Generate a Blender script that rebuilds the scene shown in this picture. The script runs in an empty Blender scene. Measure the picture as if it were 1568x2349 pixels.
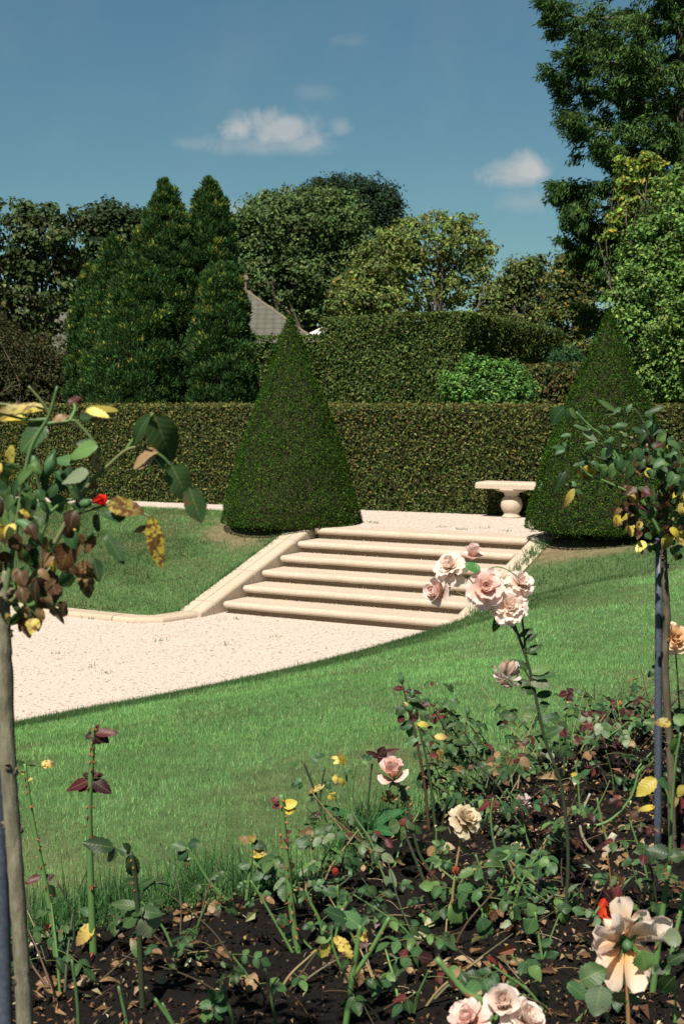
import bpy, bmesh, math, random
import numpy as np
from mathutils import Vector, Matrix

rng = np.random.default_rng(11)
random.seed(5)
sc = bpy.context.scene
COL = sc.collection

# ------------------------------------------------------------------ camera geometry (metres; rose bed soil is z = 0)
FPX, CU, CV, VH, CAMZ = 3263.0, 784.0, 1174.5, 918.0, 1.6
TH = math.atan((CV - VH) / FPX)
ct, st = math.cos(TH), math.sin(TH)

def ray(u, v):
    yy = (CV - v) / FPX
    return np.array([(u - CU) / FPX, ct + yy * st, -st + yy * ct])
def P(u, v, y):                       # the point seen at (u, v), y metres ahead
    d = ray(u, v); return d * (y / d[1]) + np.array([0, 0, CAMZ])
def G(u, v, z):                       # the point seen at (u, v) on the level z
    d = ray(u, v); return d * ((z - CAMZ) / d[2]) + np.array([0, 0, CAMZ])

# ------------------------------------------------------------------ object helpers
def link(o, parent=None):
    COL.objects.link(o)
    if parent is not None:
        o.parent = parent
    return o
def tag(o, label=None, cat=None, group=None, kind=None):
    if label: o['label'] = label
    if cat: o['category'] = cat
    if group: o['group'] = group
    if kind: o['kind'] = kind
    return o
def thing(name, label, cat, loc=(0, 0, 0), group=None):
    o = bpy.data.objects.new(name, None)
    o.empty_display_size = .1
    o.location = tuple(float(x) for x in loc)
    link(o)
    return tag(o, label, cat, group)

class MB:
    """collects arrays of vertices, faces and colours and links them as ONE mesh object"""
    def __init__(s): s.V, s.F, s.C, s.U, s.n = [], [], [], [], 0
    def add(s, V, F, col=(1, 1, 1), uv=None):
        V = np.asarray(V, float).reshape(-1, 3); n = len(V)
        for f in (F if isinstance(F, list) else [F]):
            s.F.append(np.asarray(f, np.int64) + s.n)
        c = np.asarray(col, float)
        if c.ndim == 1: c = np.tile(c, (n, 1))
        if c.shape[1] == 3: c = np.hstack([c, np.zeros((n, 1))])
        s.C.append(c); s.V.append(V)
        s.U.append(np.zeros((n, 3)) if uv is None else np.asarray(uv, float))
        s.n += n
        return s
    def build(s, name, mat, parent=None, smooth=False, uv=False):
        V = np.concatenate(s.V)
        if parent is not None:
            q = parent
            while q is not None: V = V - np.array(q.location); q = q.parent
        loops, starts, k0 = [], [], 0
        for f in s.F:
            m, k = f.shape
            loops.append(f.ravel()); starts.append(k0 + np.arange(m) * k); k0 += m * k
        loops = np.concatenate(loops); starts = np.concatenate(starts)
        me = bpy.data.meshes.new(name)
        me.vertices.add(len(V)); me.vertices.foreach_set('co', V.astype(np.float32).ravel())
        me.loops.add(len(loops)); me.loops.foreach_set('vertex_index', loops.astype(np.int32))
        me.polygons.add(len(starts)); me.polygons.foreach_set('loop_start', starts.astype(np.int32))
        me.polygons.foreach_set('use_smooth', np.full(len(starts), bool(smooth)))
        a = me.attributes.new('Col', 'FLOAT_COLOR', 'POINT')
        a.data.foreach_set('color', np.concatenate(s.C).astype(np.float32).ravel())
        if uv:
            a = me.attributes.new('Luv', 'FLOAT_VECTOR', 'POINT')
            a.data.foreach_set('vector', np.concatenate(s.U).astype(np.float32).ravel())
        me.update(calc_edges=True)
        me.materials.append(mat)
        o = bpy.data.objects.new(name, me)
        return link(o, parent)

def nrm(a):
    a = np.asarray(a, float)
    return a / np.maximum(np.linalg.norm(a, axis=-1, keepdims=True), 1e-9)
def runit(n): return nrm(rng.normal(size=(n, 3)))

def spline(pts, n):
    p = np.asarray(pts, float)
    if len(p) == 2: return p[0] + (p[1] - p[0]) * np.linspace(0, 1, n)[:, None]
    q = np.vstack([2 * p[0] - p[1], p, 2 * p[-1] - p[-2]])
    t = np.linspace(0, len(p) - 1 - 1e-6, n); i = t.astype(int); f = (t - i)[:, None]
    a, b, c, d = q[i], q[i + 1], q[i + 2], q[i + 3]
    return .5 * (2 * b + (c - a) * f + (2 * a - 5 * b + 4 * c - d) * f ** 2 + (3 * b - a - 3 * c + d) * f ** 3)

def tube(mb, pts, rad, sides=8, col=(1, 1, 1), n=None, wob=0.0, cap=True):
    n = n or max(3, 4 * (len(pts) - 1) + 1)
    c = spline(pts, n)
    r = np.interp(np.linspace(0, 1, n), np.linspace(0, 1, len(np.atleast_1d(rad))), np.atleast_1d(rad)) if np.size(rad) > 1 else np.full(n, float(rad))
    if wob: r = r * (1 + rng.normal(0, wob, n))
    t = nrm(np.gradient(c, axis=0))
    ref = np.array([0, 0, 1.]) if abs(t[0][2]) < .8 else np.array([1., 0, 0])
    x = nrm(np.cross(t, ref)); y = np.cross(t, x)
    an = np.linspace(0, 2 * np.pi, sides, endpoint=False)
    V = c[:, None] + r[:, None, None] * (np.cos(an)[None, :, None] * x[:, None] + np.sin(an)[None, :, None] * y[:, None])
    i = np.arange(n - 1)[:, None] * sides; j = np.arange(sides)[None]; j2 = (j + 1) % sides
    F = [np.stack([i + j, i + j2, i + sides + j2, i + sides + j], -1).reshape(-1, 4)]
    if cap:
        F.append(np.arange(sides)[::-1][None]); F.append((np.arange(sides) + (n - 1) * sides)[None])
    mb.add(V.reshape(-1, 3), F, col)
    return c

def boxm(mb, o, ex, ey, ez, col=(1, 1, 1)):
    o, ex, ey, ez = [np.asarray(q, float) for q in (o, ex, ey, ez)]
    V = [o + i * ex + j * ey + k * ez for k in (0, 1) for j in (0, 1) for i in (0, 1)]
    F = np.array([[0, 2, 3, 1], [4, 5, 7, 6], [0, 1, 5, 4], [1, 3, 7, 5], [3, 2, 6, 7], [2, 0, 4, 6]])
    mb.add(V, F, col)

def cards(mb, pos, ax, nr, L, W, col, fold=.2, droop=0.0):
    """one small folded leaf per position"""
    n = len(pos); ax = nrm(ax); sd = nrm(np.cross(nr, ax)); nr = np.cross(ax, sd)
    L = np.broadcast_to(L, (n,))[:, None]; W = np.broadcast_to(W, (n,))[:, None]
    mid = pos + ax * L * .45 + nr * W * fold
    tip = pos + ax * L - nr * L * droop
    V = np.stack([pos, mid + sd * W * .5, tip, mid - sd * W * .5], 1)
    b = np.arange(n)[:, None] * 4
    F = np.concatenate([b + [0, 1, 2], b + [0, 2, 3]])
    c = np.repeat(np.broadcast_to(col, (n, 3)), 4, 0)
    mb.add(V.reshape(-1, 3), F, c)

def vary(base, n, v=.25, hue=.12):
    """n colours scattered round a base colour"""
    base = np.asarray(base, float)
    c = base * np.exp(rng.normal(0, v, (n, 1))) * np.exp(rng.normal(0, hue, (n, 3)))
    return np.clip(c, .002, .95)
def pick(pal, wts, n, v=.22, hue=.1):
    pal = np.asarray(pal, float); w = np.asarray(wts, float); w = w / w.sum()
    return np.clip(pal[rng.choice(len(pal), n, p=w)] * np.exp(rng.normal(0, v, (n, 1))) * np.exp(rng.normal(0, hue, (n, 3))), .002, .95)

# smooth value noise on the plane / in space for patches
_perm = np.random.default_rng(3).random(65536)
def vnoise(x, y, z=0.0):
    x, y, z = np.broadcast_arrays(np.asarray(x, float), np.asarray(y, float), np.asarray(z, float))
    xi, yi, zi = np.floor(x).astype(int), np.floor(y).astype(int), np.floor(z).astype(int)
    fx, fy, fz = x - xi, y - yi, z - zi
    fx, fy, fz = [f * f * (3 - 2 * f) for f in (fx, fy, fz)]
    def h(i, j, k): return _perm[(i * 7349 + j * 9151 + k * 12289 + i * j * 31) & 65535]
    r = 0
    for i in (0, 1):
        for j in (0, 1):
            for k in (0, 1):
                r = r + h(xi + i, yi + j, zi + k) * (fx if i else 1 - fx) * (fy if j else 1 - fy) * (fz if k else 1 - fz)
    return r
def fbm(x, y, z=0.0): return .55 * vnoise(x, y, z) + .28 * vnoise(x * 2.1, y * 2.1, z * 2.1 + 7) + .17 * vnoise(x * 4.3, y * 4.3, z * 4.3 + 3)
def sstep(a, b, x):
    t = np.clip((x - a) / (b - a), 0, 1); return t * t * (3 - 2 * t)

# ------------------------------------------------------------------ materials
def newmat(name):
    m = bpy.data.materials.new(name); m.use_nodes = True
    nt = m.node_tree; nt.nodes.clear()
    out = nt.nodes.new('ShaderNodeOutputMaterial')
    return m, nt, out
def N(nt, typ, **kw):
    n = nt.nodes.new(typ)
    for k, v in kw.items():
        if k.startswith('i_'):
            key = k[2:].replace('_', ' ')
            n.inputs[int(key) if key.isdigit() else key].default_value = v
        else: setattr(n, k, v)
    return n
def ramp(nt, fac, stops):
    r = nt.nodes.new('ShaderNodeValToRGB'); e = r.color_ramp.elements
    while len(e) < len(stops): e.new(.5)
    for el, (p, c) in zip(e, stops):
        el.position = p; el.color = (*c, 1) if len(c) == 3 else c
    nt.links.new(fac, r.inputs[0]); return r.outputs[0]
def mixc(nt, fac, a, b, mode='MIX'):
    m = nt.nodes.new('ShaderNodeMix'); m.data_type = 'RGBA'; m.blend_type = mode
    for s, v in ((m.inputs[0], fac), (m.inputs[6], a), (m.inputs[7], b)):
        if isinstance(v, (int, float)): s.default_value = v
        elif isinstance(v, tuple): s.default_value = (*v, 1)
        else: nt.links.new(v, s)
    return m.outputs[2]
def mth(nt, op, a, b=None, c=None, clamp=False):
    m = nt.nodes.new('ShaderNodeMath'); m.operation = op; m.use_clamp = clamp
    for s, v in zip(m.inputs, (a, b, c)):
        if v is None: continue
        if isinstance(v, (int, float)): s.default_value = v
        else: nt.links.new(v, s)
    return m.outputs[0]
def noise(nt, scale, detail=3, rough=.6, vec=None, dist=0.0):
    n = N(nt, 'ShaderNodeTexNoise', i_Scale=scale, i_Detail=detail, i_Roughness=rough, i_Distortion=dist)
    if vec is not None: nt.links.new(vec, n.inputs['Vector'])
    return n.outputs['Fac']
def objco(nt): return nt.nodes.new('ShaderNodeTexCoord').outputs['Object']

def leaf_mat(name, rough=.55, spec=.3, trans=.3, spots=False, vein=False, through=(1.25, 1.2, .7)):
    m, nt, out = newmat(name)
    at = N(nt, 'ShaderNodeAttribute', attribute_name='Col')
    colr = at.outputs['Color']
    bs = N(nt, 'ShaderNodeBsdfPrincipled')
    bs.inputs['Roughness'].default_value = rough
    bs.inputs['Specular IOR Level'].default_value = spec
    if spots:      # blotches of leaf disease, as strong as the leaf's own alpha says
        oc = objco(nt)
        a = noise(nt, 95, 3, .6, oc); b = noise(nt, 260, 2, .5, oc)
        s = mth(nt, 'MULTIPLY_ADD', b, .35, a)
        s = mth(nt, 'ADD', s, mth(nt, 'MULTIPLY', at.outputs['Alpha'], .42))
        f = mth(nt, 'MULTIPLY_ADD', s, 9.0, -8.3, clamp=True)
        f = mth(nt, 'MULTIPLY', f, mth(nt, 'GREATER_THAN', at.outputs['Alpha'], .02))
        colr = mixc(nt, f, colr, mixc(nt, b, (.045, .018, .012), (.16, .075, .03)))
    if vein:
        lu = N(nt, 'ShaderNodeAttribute', attribute_name='Luv')
        sx = nt.nodes.new('ShaderNodeSeparateXYZ'); nt.links.new(lu.outputs['Vector'], sx.inputs[0])
        ab = mth(nt, 'ABSOLUTE', sx.outputs[1])
        w = mth(nt, 'SINE', mth(nt, 'MULTIPLY_ADD', sx.outputs[0], 48.0, mth(nt, 'MULTIPLY', ab, -9.0)))
        bp = N(nt, 'ShaderNodeBump', i_Strength=.09, i_Distance=.0015)
        nt.links.new(w, bp.inputs['Height']); nt.links.new(bp.outputs[0], bs.inputs['Normal'])
        rib = mth(nt, 'SUBTRACT', 1.0, mth(nt, 'MULTIPLY', ab, 14.0), clamp=True)
        colr = mixc(nt, mth(nt, 'MULTIPLY', rib, .55), colr, mixc(nt, .6, colr, (.30, .36, .10)))
    nt.links.new(colr, bs.inputs['Base Color'])
    if trans > 0:
        tr = N(nt, 'ShaderNodeBsdfTranslucent')
        nt.links.new(mixc(nt, 1.0, colr, through, 'MULTIPLY'), tr.inputs[0])
        mx = N(nt, 'ShaderNodeMixShader'); mx.inputs[0].default_value = trans
        nt.links.new(bs.outputs[0], mx.inputs[1]); nt.links.new(tr.outputs[0], mx.inputs[2])
        nt.links.new(mx.outputs[0], out.inputs[0])
    else:
        nt.links.new(bs.outputs[0], out.inputs[0])
    return m

def bark_mat(name, c1, c2, scale=30, stretch=(1, 1, .2), bump=.6):
    m, nt, out = newmat(name)
    mp = N(nt, 'ShaderNodeMapping'); mp.inputs['Scale'].default_value = stretch
    nt.links.new(objco(nt), mp.inputs[0])
    a = noise(nt, scale, 5, .65, mp.outputs[0]); b = noise(nt, scale * .25, 2, .5, mp.outputs[0])
    c = ramp(nt, a, [(.3, c1), (.7, c2)])
    c = mixc(nt, mth(nt, 'MULTIPLY', b, .5), c, c1)
    at = N(nt, 'ShaderNodeAttribute', attribute_name='Col')
    c = mixc(nt, 1.0, c, at.outputs['Color'], 'MULTIPLY')
    bs = N(nt, 'ShaderNodeBsdfPrincipled', i_Roughness=.85)
    nt.links.new(c, bs.inputs['Base Color'])
    bp = N(nt, 'ShaderNodeBump', i_Strength=bump, i_Distance=.01)
    nt.links.new(a, bp.inputs['Height']); nt.links.new(bp.outputs[0], bs.inputs['Normal'])
    nt.links.new(bs.outputs[0], out.inputs[0])
    return m

def stone_mat():
    m, nt, out = newmat('pale limestone')
    oc = objco(nt)
    fine = noise(nt, 220, 3, .7, oc); mid = noise(nt, 28, 4, .65, oc); big = noise(nt, 3.2, 3, .6, oc)
    c = ramp(nt, fine, [(.30, (.34, .265, .185)), (.5, (.50, .42, .34)), (.75, (.58, .50, .42))])
    c = mixc(nt, mth(nt, 'MULTIPLY_ADD', mid, 2.0, -.85, clamp=True), c, (.40, .305, .205))
    c = mixc(nt, mth(nt, 'MULTIPLY_ADD', big, 2.2, -1.0, clamp=True), c, (.42, .35, .27))
    pit = mth(nt, 'MULTIPLY_ADD', noise(nt, 130, 2, .5, oc), 7.0, -4.75, clamp=True)
    c = mixc(nt, mth(nt, 'MULTIPLY', pit, .75), c, (.20, .15, .09))
    at = N(nt, 'ShaderNodeAttribute', attribute_name='Col')
    c = mixc(nt, 1.0, c, at.outputs['Color'], 'MULTIPLY')
    bs = N(nt, 'ShaderNodeBsdfPrincipled', i_Roughness=.9); bs.inputs['Specular IOR Level'].default_value = .2
    nt.links.new(c, bs.inputs['Base Color'])
    h = mth(nt, 'MULTIPLY_ADD', mid, .8, mth(nt, 'MULTIPLY_ADD', pit, -.8, fine))
    bp = N(nt, 'ShaderNodeBump', i_Strength=.55, i_Distance=.006)
    nt.links.new(h, bp.inputs['Height']); nt.links.new(bp.outputs[0], bs.inputs['Normal'])
    nt.links.new(bs.outputs[0], out.inputs[0])
    return m

def gravel_mat():
    m, nt, out = newmat('pale crushed gravel')
    oc = objco(nt)
    def vor(s):
        v = N(nt, 'ShaderNodeTexVoronoi', i_Scale=s); nt.links.new(oc, v.inputs['Vector']); return v
    v1 = vor(95); v2 = vor(46)
    sp = nt.nodes.new('ShaderNodeSeparateColor'); nt.links.new(v1.outputs['Color'], sp.inputs[0])
    c = ramp(nt, sp.outputs[0], [(0, (.36, .29, .24)), (.25, (.50, .42, .365)), (.7, (.55, .465, .41)), (1, (.60, .515, .465))])
    gap = mth(nt, 'MULTIPLY_ADD', v1.outputs['Distance'], 2.6, -1.25, clamp=True)
    c = mixc(nt, mth(nt, 'MULTIPLY', gap, .4), c, (.34, .29, .21))
    s2 = nt.nodes.new('ShaderNodeSeparateColor'); nt.links.new(v2.outputs['Color'], s2.inputs[0])
    patch = noise(nt, 1.3, 3, .6, oc)
    thr = mth(nt, 'MULTIPLY_ADD', patch, -.13, 1.0)
    dark = mth(nt, 'GREATER_THAN', s2.outputs[1], thr)
    c = mixc(nt, mth(nt, 'MULTIPLY', dark, .8), c, (.17, .155, .085))
    bs = N(nt, 'ShaderNodeBsdfPrincipled', i_Roughness=.95); bs.inputs['Specular IOR Level'].default_value = .1
    nt.links.new(c, bs.inputs['Base Color'])
    h = mth(nt, 'MULTIPLY', v1.outputs['Distance'], -1.0)
    bp = N(nt, 'ShaderNodeBump', i_Strength=.35, i_Distance=.012)
    nt.links.new(h, bp.inputs['Height']); nt.links.new(bp.outputs[0], bs.inputs['Normal'])
    nt.links.new(bs.outputs[0], out.inputs[0])
    return m

def noise_mat(name, stops, scale=12, rough=.95, bump=.5, bdist=.02, detail=5, spec=.2, usecol=False):
    m, nt, out = newmat(name)
    oc = objco(nt); a = noise(nt, scale, detail, .65, oc)
    c = ramp(nt, a, stops)
    if usecol:
        at = N(nt, 'ShaderNodeAttribute', attribute_name='Col')
        c = mixc(nt, 1.0, c, at.outputs['Color'], 'MULTIPLY')
    bs = N(nt, 'ShaderNodeBsdfPrincipled', i_Roughness=rough); bs.inputs['Specular IOR Level'].default_value = spec
    nt.links.new(c, bs.inputs['Base Color'])
    if bump:
        bp = N(nt, 'ShaderNodeBump', i_Strength=bump, i_Distance=bdist)
        nt.links.new(a, bp.inputs['Height']); nt.links.new(bp.outputs[0], bs.inputs['Normal'])
    nt.links.new(bs.outputs[0], out.inputs[0])
    return m

M = dict(
    stone=stone_mat(), gravel=gravel_mat(),
    hedge=leaf_mat('beech hedge leaf', .5, .16, .28), tree=leaf_mat('tree leaf', .6, .12, .30),
    conifer=leaf_mat('conifer spray', .7, .08, .18), yew=leaf_mat('yew sprig', .7, .04, .15),
    grass=leaf_mat('grass blade', .55, .15, .45), rose=leaf_mat('rose leaf', .42, .2, .22, spots=True, vein=True),
    petal=leaf_mat('rose petal', .6, .12, .5, through=(1.1, 1.0, .97)), dry=leaf_mat('dry leaf', .8, .1, .2),
    cane=leaf_mat('rose cane', .5, .3, 0), green=leaf_mat('green calyx', .5, .3, .1),
    core_green=noise_mat('shade-toned conifer core', [(.3, (.006, .010, .004)), (.7, (.016, .026, .009))], 14, usecol=False),  # solid conifer cores; near-black colour imitates shade in the gaps
    core=noise_mat('dark twigs', [(.3, (.012, .011, .006)), (.7, (.05, .04, .022))], 18, usecol=False),  # also colours the solid hedge cores, dark to deepen shade in the crevices
    bark=bark_mat('tree bark', (.045, .035, .025), (.16, .125, .09), 9),
    stem=bark_mat('rose stem bark', (.075, .065, .04), (.27, .25, .175), 60, (1, 1, .25), .5),
    lawn=noise_mat('lawn turf', [(.3, (.045, .075, .028)), (.55, (.07, .12, .042)), (.8, (.11, .14, .06))], 9, bump=.6, usecol=True),
    soil=noise_mat('dark soil', [(.28, (.0022, .0015, .0012)), (.55, (.006, .004, .003)), (.8, (.016, .010, .0065))], 24, bump=1.0, bdist=.03),
    rubble=noise_mat('soil crumbs', [(.3, (.5, .5, .5)), (.7, (1, 1, 1))], 60, usecol=True, bump=.3),
    far=noise_mat('far meadow', [(.3, (.03, .045, .015)), (.7, (.06, .075, .03))], .6, bump=0),
)
SKY_T = ((.49, .645, .61), (.49, .68, .625), (.52, .735, .675), (.34, .43, .39)); SKY_S = .058; EXPO = .75
CLOUD_A, CLOUD_B = (4.2, 4.6, 4.8), (6.2, 6.2, 6.0)
CLOUDS = [(543, 298, 50, 46, .95), (650, 300, 105, 60, .80), (700, 325, 70, 40, .6), (600, 335, 190, 40, .38), (782, 294, 36, 30, .42), (1175, 408, 90, 44, .75),
          (1215, 392, 56, 44, 1.0), (1195, 465, 100, 42, .3), (540, 482, 40, 32, .4), (450, 330, 60, 22, .25), (720, 215, 60, 30, .16), (800, 95, 60, 22, .12)]
# ------------------------------------------------------------------ camera, sun, sky
cd = bpy.data.cameras.new('camera'); cam = link(bpy.data.objects.new('camera', cd))
cd.sensor_fit = 'VERTICAL'; cd.sensor_height = 36; cd.lens = 36 * FPX / 2349
cam.location = (0, 0, CAMZ); cam.rotation_euler = (math.pi / 2 - TH, 0, 0)
cd.clip_start = .05; cd.clip_end = 2000
cd.dof.use_dof = True; cd.dof.focus_distance = 7.5; cd.dof.aperture_fstop = 10.0
sc.camera = cam

SUN_EL, SUN_DIR = math.radians(55), (-.36, -.933)      # high sun over the shoulder
sv = Vector((SUN_DIR[0] * math.cos(SUN_EL), SUN_DIR[1] * math.cos(SUN_EL), math.sin(SUN_EL)))
ld = bpy.data.lights.new('sun', 'SUN'); ld.energy = 4.8; ld.angle = math.radians(.53); ld.color = (1, .93, .82)
sun = link(bpy.data.objects.new('sun', ld)); sun.rotation_euler = sv.to_track_quat('Z', 'Y').to_euler()

w = bpy.data.worlds.new('World'); sc.world = w; w.use_nodes = True
nt = w.node_tree; nt.nodes.clear()
sky = N(nt, 'ShaderNodeTexSky', sky_type='NISHITA', sun_disc=False)
sky.sun_elevation = SUN_EL; sky.sun_rotation = math.atan2(SUN_DIR[0], SUN_DIR[1])
sky.altitude = 300; sky.air_density = 1.0; sky.dust_density = .35; sky.ozone_density = 2.0
co = nt.nodes.new('ShaderNodeTexCoord').outputs['Generated']
sx = nt.nodes.new('ShaderNodeSeparateXYZ'); nt.links.new(co, sx.inputs[0])
yy = mth(nt, 'MAXIMUM', sx.outputs[1], .05)
px = mth(nt, 'DIVIDE', sx.outputs[0], yy); pz = mth(nt, 'DIVIDE', sx.outputs[2], yy)
# clear teal-blue sky, deeper overhead
el = mth(nt, 'MULTIPLY', sx.outputs[2], 1.0, clamp=True)
tint = ramp(nt, el, [(0, SKY_T[0]), (.13, SKY_T[1]), (.28, SKY_T[2]), (.6, SKY_T[3])])
skyc = mixc(nt, 1.0, sky.outputs[0], tint, 'MULTIPLY')
# a few small fair-weather clouds, each an ellipse of directions broken up by noise
cv = nt.nodes.new('ShaderNodeCombineXYZ'); nt.links.new(px, cv.inputs[0]); nt.links.new(pz, cv.inputs[2])
n1 = noise(nt, 34, 9, .62, cv.outputs[0], .9); n2 = noise(nt, 70, 4, .6, cv.outputs[0])
n3 = noise(nt, 9, 4, .6, cv.outputs[0])
puff = mth(nt, 'MULTIPLY_ADD', n1, 1.5, mth(nt, 'MULTIPLY_ADD', n2, .55, -1.05))
tot = None
for (u, v, ru, rv, op) in CLOUDS:
    d = ray(u, v); cx, cz = d[0] / d[1], d[2] / d[1]
    ex = mth(nt, 'MULTIPLY', mth(nt, 'SUBTRACT', px, cx), FPX / ru)
    ez = mth(nt, 'MULTIPLY', mth(nt, 'SUBTRACT', pz, cz), FPX / rv)
    ez = mth(nt, 'MULTIPLY', ez, mth(nt, 'MULTIPLY_ADD', mth(nt, 'LESS_THAN', ez, 0.0), .35, 1.0))
    r2 = mth(nt, 'SQRT', mth(nt, 'ADD', mth(nt, 'MULTIPLY', ex, ex), mth(nt, 'MULTIPLY', ez, ez)))
    mk = mth(nt, 'ADD', mth(nt, 'SUBTRACT', 1.0, r2), mth(nt, 'MULTIPLY', puff, 1.05))
    mk = mth(nt, 'MULTIPLY', mth(nt, 'SMOOTH_MAX', mk, 0.0, .16), 1.35, clamp=True)
    mk = mth(nt, 'MULTIPLY', mk, op)
    tot = mk if tot is None else mth(nt, 'MAXIMUM', tot, mk)
haze = mth(nt, 'MULTIPLY', mth(nt, 'MULTIPLY_ADD', n3, 1.8, -.85, clamp=True), .16)
tot = mth(nt, 'MAXIMUM', tot, haze)
cloudc = mixc(nt, n1, CLOUD_A, CLOUD_B)
skyc = mixc(nt, mth(nt, 'MULTIPLY', tot, .92), skyc, cloudc)
bg = N(nt, 'ShaderNodeBackground', i_Strength=SKY_S); nt.links.new(skyc, bg.inputs[0])
wo = nt.nodes.new('ShaderNodeOutputWorld'); nt.links.new(bg.outputs[0], wo.inputs[0])
sc.view_settings.view_transform = 'Standard'; sc.view_settings.look = 'None'
sc.view_settings.exposure = EXPO; sc.view_settings.gamma = 1
sc.render.engine = 'CYCLES'
sc.cycles.max_bounces = 5; sc.cycles.diffuse_bounces = 3; sc.cycles.glossy_bounces = 2
sc.cycles.transmission_bounces = 3; sc.cycles.transparent_max_bounces = 4
sc.cycles.use_denoising = False

# ------------------------------------------------------------------ the garden's own frame: a along the steps, b down them
S0 = np.array([.97, 18.70]); ang = math.radians(30)
E_ = np.array([math.cos(ang), -math.sin(ang)]); N_ = np.array([-math.sin(ang), -math.cos(ang)])
def XY(a, b):
    a = np.asarray(a, float)[..., None]; b = np.asarray(b, float)[..., None]
    return S0 + a * E_ + b * N_
def AB(x, y):
    x = np.asarray(x, float) - S0[0]; y = np.asarray(y, float) - S0[1]
    return x * E_[0] + y * E_[1], x * N_[0] + y * N_[1]
def W3(a, b, z): return np.array([*XY(a, b), z])
ZT, ZG = -.15, -1.05

def poly_sd(x, y, line):
    """distance to a polyline, positive on its right-hand side"""
    x, y = np.asarray(x, float), np.asarray(y, float)
    best = np.full(x.shape, 1e9); sg = np.ones(x.shape)
    for p, q in zip(line[:-1], line[1:]):
        d = q - p; L2 = d @ d
        t = np.clip(((x - p[0]) * d[0] + (y - p[1]) * d[1]) / L2, 0, 1)
        r = np.hypot(x - p[0] - t * d[0], y - p[1] - t * d[1])
        c = (x - p[0]) * d[1] - (y - p[1]) * d[0]
        m = r < best; best = np.where(m, r, best); sg = np.where(m, np.sign(c), sg)
    return best * sg
BED = np.array([G(u, v, 0)[:2] for u, v in ((-260, 2290), (-80, 2180), (60, 2135), (300, 2090), (560, 2035), (700, 1995), (830, 1935),
                                            (960, 1850), (1080, 1785), (1200, 1738), (1400, 1680), (1568, 1640), (1800, 1590), (2300, 1520))])
def bed_in(x, y): return poly_sd(x, y, BED) + .10 * (fbm(np.asarray(x) * 3, np.asarray(y) * 3) - .5)

def zright(a, b):
    a, b = np.asarray(a, float), np.asarray(b, float)
    a0 = np.interp(b, [-9, 2.0, 2.7, 4, 5.36, 6.93, 8.1, 10, 13, 24], [1.8, 1.8, 1.36, 1.27, 1.09, .74, .47, 0, -.8, -4])
    a0 = a0 + .05 * (vnoise(b * 3.1, 0) - .5)
    zt = -.13 + .13 * np.clip((b - 3) / 8, 0, 1)
    ze = np.interp(b, [-.2, 0, 2.35, 3], [-.13, -.16, -1.0, -1.055])
    L = 1.5 + 4.9 * np.clip(b / 7, 0, 1)
    d = a - a0; t = np.clip(d / L, 0, 1)
    z = ze + (zt - ze) * (1 - (1 - t) ** 1.7)
    z = z + np.where(d < 0, d * np.interp(b, [2.2, 2.8], [4.0, .5]), 0)
    z = z - np.clip(-1.62 - b, 0, 1) * 3
    x, y = XY(a, b)[..., 0], XY(a, b)[..., 1]
    z = z + .05 * (fbm(x * .9, y * .9) - .5) * np.clip(d * 2, 0, 1)
    return z, d
def lawn_r(x, y):
    a, b = AB(x, y); z, d = zright(a, b)
    return z - sstep(-.05, .14, bed_in(x, y)) * .3, d
def bk(a): return np.interp(a, [-14, -9, -3.6, -2.0, -1.85], [2.85, 3.0, 3.18, 3.22, 3.0])
def lawn_l(x, y):
    a, b = AB(x, y)
    B = bk(a) - .12; d = B - b
    t = np.clip(d / (B + .7), 0, 1)
    z1 = -.95 + .82 * (.85 * t + .15 * t * t * (3 - 2 * t))
    z2 = np.interp(b, [-.2, 0, 2.4], [-.13, -.17, -1.0])
    wv = sstep(0, 1.6, -1.9 - a)
    z = z2 * (1 - wv) + z1 * wv
    z = np.where(d < 0, -.95 + d * 4, z)
    z = z - np.clip(a + 1.86, 0, 1) * 5 - np.clip(-1.62 - b, 0, 1) * 3
    return z + .04 * (fbm(np.asarray(x) * 1.1, np.asarray(y) * 1.1) - .5), d

CONE1 = P(668, 1205, 20.3)[:2]; CONE2 = P(1388, 1205, 17.9)[:2]
def bare(x, y):
    """how bare and dry the turf is: round the clipped cones, along the bed, in scattered patches"""
    r1 = np.hypot(x - CONE1[0], y - CONE1[1]); r2 = np.hypot(x - CONE2[0], y - CONE2[1])
    q = np.maximum(sstep(1.42, 1.05, r1), sstep(1.5, 1.05, r2)) * .75
    p = fbm(np.asarray(x) * .8 + 5, np.asarray(y) * .8)
    return np.clip(q + .25 * sstep(.55, .75, p), 0, 1)

def grid_mesh(name, a0, a1, b0, b1, step, zf, mat, keep=None, ab=True, colf=None, label=None):
    na, nb = int((a1 - a0) / step) + 1, int((b1 - b0) / step) + 1
    A, B = np.meshgrid(np.linspace(a0, a1, na), np.linspace(b0, b1, nb))
    xy = XY(A, B) if ab else np.stack([A, B], -1)
    x, y = xy[..., 0], xy[..., 1]; z = zf(x, y)
    V = np.stack([x, y, z], -1).reshape(-1, 3)
    i = np.arange(nb - 1)[:, None] * na + np.arange(na - 1)[None]
    F = np.stack([i, i + 1, i + na + 1, i + na], -1).reshape(-1, 4)
    if ab: F = F[:, ::-1]
    if keep is not None:
        k = keep(x, y).ravel(); F = F[k[F].any(1)]
    mb = MB(); mb.add(V, F, (1, 1, 1) if colf is None else colf(x, y).reshape(-1, 3))
    return tag(mb.build(name, mat, smooth=True), kind='structure', label=label)

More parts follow.
